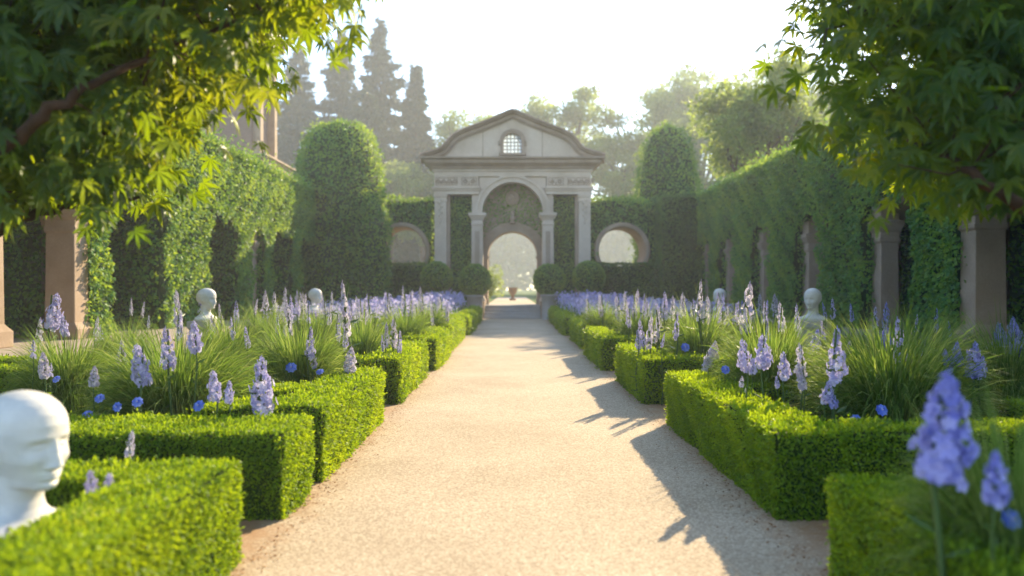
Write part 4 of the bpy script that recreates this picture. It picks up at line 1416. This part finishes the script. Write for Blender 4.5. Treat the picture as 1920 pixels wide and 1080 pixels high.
# ------------------------------------------------------------------ flower spikes
def blossom_mesh(seed, mat, nf=64, fat=0.17, loose=0.0):
    g = np.random.default_rng(seed)
    mb = MB()
    t = (np.arange(nf) + g.random(nf) * .8) / nf
    rad = fat * np.where(t < .10, 0.6 + 4 * t, 1.0) * (1 - np.clip((t - .1) / .9, 0, 1) ** 2.2 * 0.80) * (1 + .16 * np.sin(t * 17 + seed))
    th = np.arange(nf) * 2.399 + g.normal(0, .3, nf)
    keep = g.random(nf) > loose * (1 - t)
    t, rad, th = t[keep], rad[keep], th[keep]
    n = len(t)
    out = np.stack([np.cos(th), np.sin(th), g.uniform(-.25, .35, n)], 1)
    out = unit(out)
    C = np.stack([np.cos(th) * rad * (jr := g.uniform(.55, 1.22, n)), np.sin(th) * rad * jr, t * 0.97 + g.normal(0, .012, n)], 1)
    sz = (0.080 * (1 - 0.62 * t) + 0.014) * g.uniform(.8, 1.2, n) * (fat / .17) ** .5
    a = unit(np.cross(out, np.array([0.1, 0.2, 1.0]))); b = np.cross(out, a)
    r = np.clip(g.random(n) * .75 + .25 * (1 - t), 0, 1)
    ph0 = g.uniform(0, 6.28, n)
    for k in range(5):
        ph = ph0 + k * 2 * np.pi / 5
        d = a * np.cos(ph)[:, None] + b * np.sin(ph)[:, None]
        s = b * np.cos(ph)[:, None] - a * np.sin(ph)[:, None]
        S_ = sz[:, None]
        V = np.stack([C, C + d * S_ * .62 + s * S_ * .42 + out * S_ * .35, C + d * S_ * 1.05 + out * S_ * (.12 + .2 * g.random((n, 1))), C + d * S_ * .62 - s * S_ * .42 + out * S_ * .35], 1)
        mb.add(V.reshape(-1, 3), np.arange(n * 4).reshape(n, 4), 0, False, np.repeat(np.clip(r + g.normal(0, .08, n), 0, 1), 4))
    # floret tubes back to the stem
    Wd = 0.014
    V = np.stack([C - a * Wd, C + a * Wd, np.stack([C[:, 0] * .1, C[:, 1] * .1, C[:, 2] - .04], 1) + a * Wd * .6, np.stack([C[:, 0] * .1, C[:, 1] * .1, C[:, 2] - .04], 1) - a * Wd * .6], 1)
    mb.add(V.reshape(-1, 3), np.arange(n * 4).reshape(n, 4), 1)
    for q in range(5):
        mb.blob((g.normal(0, .012), g.normal(0, .012), .96 + q * .02), (.016 - .002 * q, .016 - .002 * q, .026), 0, 6, 5)
    o = mb.build('blossoms', [M[mat], M['stem']])
    return o


BL = {}
for mi, mat in enumerate(('pale', 'lilac', 'violet', 'blue')):
    for v, (nf, fat, loose) in enumerate(((60, 0.14, 0.25), (92, 0.20, 0.12), (52, 0.115, 0.35))):
        o = blossom_mesh(mi * 10 + v, mat, nf, fat, loose)
        BL[(mat, v)] = o.data
        bpy.data.objects.remove(o)
sm = MB(); sm.tube([(0, 0, 0), (0.02, 0.01, .35), (-0.01, 0.012, .7), (0, 0, 1)], [0.0085, 0.0075, 0.006, 0.004], 6)
P = np.stack([np.zeros(10), np.zeros(10), np.linspace(.12, .72, 10)], 1)
add_leaves(sm, P, unit(np.stack([np.cos(np.arange(10) * 2.4), np.sin(np.arange(10) * 2.4), np.full(10, .5)], 1)), 0.09, 0.022, 0, spread=.25, lean=1.0)
o = sm.build('stem', M['stem']); STEM = o.data; bpy.data.objects.remove(o)
FLOWERS = []


def spike(px, tipy, lpx, d, colour, v=None):
    x, y, zt = at(px, tipy, d)
    ln = lpx / FPX * d
    if zt < ln * 1.15: zt = ln * 1.15
    FLOWERS.append((px, d, x, y, zt, ln, colour, (0, 2)[int(rng.integers(0, 2))] if v is None else (v if d < 9 or v != 1 else 0)))


for a in ((97, 552, 66, 8.4, 'lilac', 1), (122, 592, 38, 8.3, 'lilac', 1), (72, 598, 50, 8.6, 'pale'), (84, 662, 46, 7.2, 'pale', 1), (62, 640, 34, 7.4, 'lilac'), (95, 682, 26, 7.0, 'lilac'),
          (268, 648, 74, 5.95, 'lilac', 1), (315, 616, 74, 6.2, 'lilac', 0), (365, 604, 56, 6.3, 'lilac', 1), (228, 638, 60, 6.9, 'pale', 2), (175, 688, 36, 6.1, 'pale', 1),
          (405, 694, 58, 5.9, 'lilac', 1), (429, 716, 40, 5.85, 'lilac', 1), (493, 672, 104, 5.85, 'lilac', 1), (485, 690, 60, 6.0, 'pale', 2), (241, 810, 46, 4.6, 'pale', 0),
          (171, 884, 44, 3.72, 'lilac', 1), (205, 890, 46, 3.70, 'lilac', 1), (166, 940, 24, 3.6, 'pale', 1), (14, 990, 34, 3.1, 'pale', 1),
          (580, 615, 56, 8.0, 'lilac', 0), (655, 652, 48, 8.3, 'pale', 1), (466, 612, 40, 9.2, 'lilac', 0), (652, 530, 100, 10.4, 'pale', 2), (633, 588, 50, 9.6, 'lilac', 0), (648, 615, 40, 9.4, 'lilac', 1), (588, 660, 30, 8.1, 'lilac', 1),
          (336, 545, 66, 12, 'pale', 0), (316, 575, 44, 12.2, 'pale', 0), (335, 590, 48, 11.4, 'lilac', 0), (246, 560, 32, 13, 'pale', 2), (266, 566, 30, 13, 'pale', 2), (230, 578, 32, 12.6, 'pale', 2), (278, 592, 22, 12, 'lilac', 1), (180, 595, 44, 11.4, 'pale', 1), (190, 610, 36, 11.2, 'lilac', 1),
          (428, 558, 36, 13.2, 'pale', 0), (443, 566, 38, 13.1, 'lilac', 0), (402, 590, 46, 11.4, 'lilac', 1), (415, 570, 40, 13.4, 'pale'), (392, 600, 44, 11.2, 'pale', 1), (437, 595, 40, 10.2, 'lilac', 0),
          (540, 572, 58, 11.6, 'pale', 0), (545, 555, 44, 12.6, 'lilac', 0), (520, 592, 36, 11, 'lilac', 1), (515, 548, 36, 15.5, 'pale', 0), (500, 545, 38, 16.0, 'pale', 2), (533, 540, 40, 16.0, 'pale', 0), (505, 578, 34, 12.6, 'pale', 1), (560, 556, 34, 15, 'lilac'), (617, 575, 34, 13.2, 'pale', 1), (620, 548, 40, 15, 'pale', 2),
          (740, 598, 52, 10.6, 'pale', 0), (725, 606, 44, 10.5, 'pale', 1), (748, 620, 40, 10.3, 'lilac', 1), (718, 628, 30, 10.3, 'lilac', 1),
          (707, 540, 50, 15, 'pale', 0), (690, 552, 50, 14.4, 'lilac', 0), (675, 556, 46, 14, 'pale', 1), (727, 548, 46, 16, 'lilac', 0), (742, 542, 48, 16.4, 'pale', 0), (758, 538, 50, 16.8, 'pale', 2), (772, 550, 42, 17, 'lilac', 0), (790, 540, 44, 18, 'pale', 0), (802, 552, 42, 17.6, 'lilac', 0), (826, 556, 40, 19, 'pale', 0), (838, 568, 36, 18.4, 'lilac', 1), (780, 570, 36, 15.4, 'pale', 1), (700, 570, 36, 13, 'lilac', 1), (812, 575, 34, 17.2, 'pale', 1),
          (1766, 703, 196, 2.75, 'violet', 1), (1868, 850, 96, 2.62, 'violet', 1), (1793, 800, 60, 2.9, 'violet', 1),
          (1568, 616, 100, 5.9, 'lilac', 0), (1690, 598, 88, 6.5, 'lilac', 2), (1549, 712, 44, 5.75, 'lilac', 1), (1564, 734, 32, 5.7, 'violet', 1),
          (1398, 638, 58, 6.4, 'lilac', 1), (1433, 630, 60, 6.4, 'lilac', 1), (1472, 662, 50, 6.3, 'lilac', 1), (1502, 646, 60, 6.5, 'pale', 0), (1412, 672, 30, 6.3, 'lilac', 1), (1390, 706, 20, 6.4, 'pale', 1), (1458, 706, 22, 6.2, 'lilac', 1), (1506, 690, 40, 6.4, 'pale', 1),
          (1822, 643, 64, 6.2, 'violet', 1), (1791, 642, 46, 6.3, 'violet', 1), (1774, 655, 30, 6.3, 'violet', 1), (1838, 668, 40, 6.2, 'violet', 1),
          (1310, 527, 74, 10.6, 'pale', 2), (1396, 530, 90, 9.7, 'pale', 0), (1402, 575, 50, 9.5, 'lilac', 0), (1466, 568, 54, 9.0, 'pale', 0), (1497, 572, 56, 9.0, 'lilac', 0), (1324, 556, 50, 10.8, 'pale', 1), (1326, 648, 40, 8.2, 'pale', 1), (1340, 640, 34, 8.3, 'pale', 1), (1322, 672, 24, 8.1, 'pale', 1), (1267, 585, 50, 10.2, 'lilac', 0), (1241, 625, 26, 9.8, 'lilac', 1), (1205, 600, 50, 10.4, 'lilac', 1), (1216, 592, 60, 10.5, 'pale', 0), (1231, 580, 60, 11, 'pale', 1), (1196, 620, 36, 10.3, 'lilac', 1),
          (1661, 568, 54, 10, 'violet', 0), (1642, 576, 44, 10.2, 'lilac', 2), (1718, 590, 34, 9.6, 'lilac', 2), (1755, 580, 46, 10, 'violet', 2), (1782, 604, 34, 10, 'violet', 2), (1660, 612, 44, 8.8, 'violet', 1), (1598, 570, 32, 12, 'violet', 1), (1563, 560, 40, 12.4, 'lilac', 2), (1590, 640, 30, 8.4, 'lilac', 1), (1730, 655, 28, 8.2, 'violet', 1),
          (1879, 606, 52, 7.9, 'violet', 1), (1897, 596, 52, 8.0, 'violet', 1), (1911, 606, 60, 7.8, 'violet', 1), (1868, 626, 40, 7.9, 'violet', 1), (1890, 628, 36, 7.7, 'violet', 1), (1435, 566, 44, 11.4, 'lilac', 2), (1440, 606, 34, 9.4, 'violet', 1), (1526, 618, 40, 8.6, 'violet', 1), (1545, 600, 36, 9.6, 'lilac', 1),
          (1160, 556, 46, 15.2, 'pale', 1), (1143, 558, 44, 16, 'lilac', 0), (1175, 548, 46, 15.6, 'pale', 0), (1190, 544, 50, 15.2, 'pale', 0), (1210, 552, 46, 15, 'lilac', 0), (1222, 536, 50, 15.4, 'pale', 2), (1248, 548, 48, 14.6, 'lilac', 0), (1262, 556, 42, 14.8, 'pale', 1), (1281, 550, 44, 14, 'pale', 0), (1295, 562, 40, 13.4, 'lilac', 1), (1345, 560, 44, 12.8, 'lilac', 0), (1362, 574, 38, 12.4, 'pale', 1), (1378, 565, 40, 12.8, 'lilac', 0), (1118, 566, 36, 18.4, 'lilac', 1), (1128, 552, 40, 18.6, 'pale', 0), (1102, 560, 38, 19.4, 'pale', 0), (1180, 578, 36, 14, 'lilac', 1), (1150, 580, 36, 15, 'pale', 1)):
    spike(*a)
FLOWERS[:] = [f for k, f in enumerate(FLOWERS) if f[1] < 11.5 or k % 4]
# the thickly planted middle of both beds
for i in range(14):
    d = rng.uniform(12.5, 20)
    px = 960 - rng.uniform(2.4, 6.4) / d * FPX
    spike(px, rng.uniform(544, 566), rng.uniform(30, 44), d, ('pale', 'pale', 'lilac')[i % 3])
for i in range(18):
    d = rng.uniform(12.5, 20)
    px = 960 + rng.uniform(2.6, 6.6) / d * FPX
    spike(px, rng.uniform(546, 570), rng.uniform(28, 42), d, ('pale', 'lilac', 'violet')[i % 3])

ORD = ['first', 'second', 'third', 'fourth', 'fifth', 'sixth', 'seventh', 'eighth', 'ninth', 'tenth', 'eleventh', 'twelfth', 'thirteenth', 'fourteenth', 'fifteenth', 'sixteenth', 'seventeenth', 'eighteenth', 'nineteenth', 'twentieth']
ROWS_L = [(0, 4.4, 'beside the big white bust'), (4.4, 5.7, 'over the short straight hedge'), (5.7, 6.65, 'round the biggest left grass clump'), (6.65, 9.0, 'beside the far-left grass clump'),
          (9.0, 11.5, 'behind the notched left hedge'), (11.5, 13.0, 'before the profile bust'), (13.0, 15.3, 'beside the profile bust'),
          (15.3, 17.3, 'behind the profile bust'), (17.3, 30, 'near the small left bust')]
ROWS_R = [(0, 4.4, 'over the nearest right hedge'), (4.4, 6.15, 'before the biggest right grass clump'), (6.15, 7.0, 'beside the strap-leaved plant'), (7.0, 9.05, 'behind the biggest right grass clump'),
          (9.05, 10.5, 'above the second right hedge'), (10.5, 12.6, 'behind the second right hedge'), (12.6, 14.7, 'before the larger right bust'),
          (14.7, 16.5, 'level with the larger right bust'), (16.5, 30, 'near the small right bust')]
CNAME = {'pale': 'whitish', 'lilac': 'lilac', 'violet': 'blue-violet', 'blue': 'blue'}
bins = {}
for f in FLOWERS:
    rows = ROWS_L if f[0] < 960 else ROWS_R
    for k, (a, b, txt) in enumerate(rows):
        if a <= f[1] < b:
            bins.setdefault((f[0] < 960, k, f[6]), []).append(f)
            break
for (left, k, colour), fl in bins.items():
    txt = (ROWS_L if left else ROWS_R)[k][2]
    fl.sort(key=lambda f: abs(f[0] - 960))
    for i, (px, d, x, y, zt, ln, col, v) in enumerate(fl):
        root = empty('flower_spike', (x, y, 0.004), rng.uniform(0, 6.28))
        if len(fl) == 1: lab = 'only %s flower spike %s' % (CNAME[colour], txt)
        else: lab = '%s %s flower spike from the path %s' % (ORD[min(i, 19)], CNAME[colour], txt)
        if abs(px - 1766) < 1: lab = 'tall blurred blue-violet flower spike rising over the nearest right hedge'
        if abs(px - 652) < 1: lab = 'tallest pale flower spike on the left, standing against the dark ivy wall'
        tag(root, lab, 'flower', 'flower spikes in the beds')
        tilt = rng.normal(0, 0.09, 2) * (1.0 if d > 4.5 else 0.3)
        s = bpy.data.objects.new('stem', STEM); COL.objects.link(s); s.parent = root
        th_ = max(0.6, ln * 5)
        s.scale = (th_, th_, zt - 0.02 * ln)
        s.rotation_euler = (0, 0, rng.uniform(0, 6))
        b = bpy.data.objects.new('blossoms', BL[(col, int(v))]); COL.objects.link(b); b.parent = root
        wd_ = ln * (1.0 if d < 9 else 0.72) * rng.uniform(0.85, 1.12)
        b.location = (0, 0, zt - ln); b.scale = (wd_, wd_, ln)
        b.rotation_euler = (tilt[0], tilt[1], 0)

# small round blue flowers
bb = MB()
g = np.random.default_rng(3)
for lay, (n, rr, zz) in enumerate(((8, 1.0, 0.0), (7, .72, .22), (5, .42, .38))):
    for k in range(n):
        a = 2 * math.pi * k / n + lay * .4
        d = np.array([math.cos(a), math.sin(a), 0]); s = np.array([-math.sin(a), math.cos(a), 0])
        w = 0.36 * rr + .1
        V = [(0, 0, zz - .1), d * rr * .65 + s * w + [0, 0, zz + .12], d * rr + [0, 0, zz - .05 + .15 * g.random()], d * rr * .65 - s * w + [0, 0, zz + .12]]
        bb.add(np.array(V), [(0, 1, 2, 3)], 0, False, np.full(4, g.random()))
bb.blob((0, 0, .34), (.16, .16, .14), 1, 8, 6)
o = bb.build('petals', [M['blue'], M['pale']]); PET = o.data; bpy.data.objects.remove(o)
for (px, py, d, rpx, lab) in ((258, 755, 5.75, 11, 'round blue flower low in the biggest left grass, upper middle one'),
                              (220, 764, 5.75, 10, 'round blue flower low in the biggest left grass, left of the middle one'),
                              (187, 748, 5.85, 10, 'round blue flower at the left side of the biggest left grass'),
                              (256, 792, 5.72, 9, 'round blue flower lowest in the biggest left grass, just over the hedge'),
                              (164, 778, 5.8, 10, 'round blue flower at the lower left foot of the biggest left grass'),
                              (373, 762, 5.75, 12, 'round blue flower low in the biggest left grass, on its right side'),
                              (546, 690, 7.75, 11, 'pale blue round flower at the front of the second left grass clump'),
                              (600, 698, 7.75, 8, 'small blue round flower at the right foot of the second left grass clump'),
                              (1605, 788, 5.6, 11, 'round blue flower low before the biggest right grass, left one'),
                              (1653, 770, 5.65, 12, 'round blue flower low before the biggest right grass, right one'),
                              (1837, 795, 5.6, 10, 'round blue flower before the hedge strip at the right edge'),
                              (1285, 652, 10.2, 9, 'small blue round flower in the pale mound above the notch-shadow hedge'),
                              (1360, 694, 7.3, 9, 'small blue round flower at the left foot of the sunlit right clump'),
                              (1896, 976, 2.75, 20, 'blurred round blue flower in the near right corner'),
                              (106, 712, 7.0, 8, 'small blue round flower below the far-left lilac spikes')):
    x, y, z = at(px, py, d)
    z = max(z, .12)
    root = empty('blue_flower', (x, y, 0.004))
    tag(root, lab, 'flower', 'small round blue flowers')
    s = bpy.data.objects.new('stem', STEM); COL.objects.link(s); s.parent = root; s.scale = (.5, .5, z)
    b = bpy.data.objects.new('petals', PET); COL.objects.link(b); b.parent = root
    r_ = rpx / FPX * d
    b.location = (0, 0, z); b.scale = (r_, r_, r_); b.rotation_euler = (R(55) + rng.normal(0, .2), rng.normal(0, .3), 0)

# massed lavender at the far end of both beds
for sx, side in ((-1, 'left'), (1, 'right')):
    lv = MB()
    n = 850
    x = sx * rng.uniform(2.1, 7.0, n); y = rng.uniform(20.5, 36.5, n)
    mound = 0.55 + 0.35 * np.abs(np.sin(y * 0.9)) * np.exp(-((np.abs(x) - 3.0) / 1.6) ** 2) + 0.25 * rng.random(n)
    hgt = mound + 0.30
    for q in range(10):
        t = q / 9
        rr = 0.055 * (1 - .7 * t)
        a = rng.uniform(0, 6.28, n)
        P = np.stack([x + np.cos(a) * rr, y + np.sin(a) * rr, hgt - .42 + .42 * t + rng.normal(0, .01, n)], 1)
        N = unit(np.stack([np.cos(a), np.sin(a), np.full(n, .3)], 1))
        add_leaves(lv, P, N, 0.10, 0.085, 0, spread=.7, lean=.7)
    for q in range(9):
        P = np.stack([x + rng.normal(0, .1, n), y + rng.normal(0, .1, n), rng.random(n) * (hgt - .45)], 1)
        add_leaves(lv, P, np.repeat([[0, 0, 1.0]], n, 0), 0.30, 0.035, 1, spread=.7)
    tag(lv.build('lavender', [M['lilac'], M['grass']]), 'hazy mass of blue lavender at the far end of the %s bed' % side, 'lavender', kind='stuff')

# ------------------------------------------------------------------ haze
hz = MB().box(-400, 400, -400, 400, -1.0, 52.0).build('haze', [])
hm = bpy.data.materials.new("morning_haze"); hm.use_nodes = True
nt = hm.node_tree
nt.nodes.remove(nt.nodes["Principled BSDF"])
pv = nt.nodes.new("ShaderNodeVolumePrincipled")
pv.inputs["Color"].default_value = (0.95, 0.98, 1.0, 1)
pv.inputs["Density"].default_value = 0.0014
pv.inputs["Anisotropy"].default_value = 0.25
nt.links.new(pv.outputs[0], nt.nodes["Material Output"].inputs["Volume"])
hz.data.materials.append(hm)
tag(hz, 'pale morning haze lying over the garden', 'haze', kind='stuff')
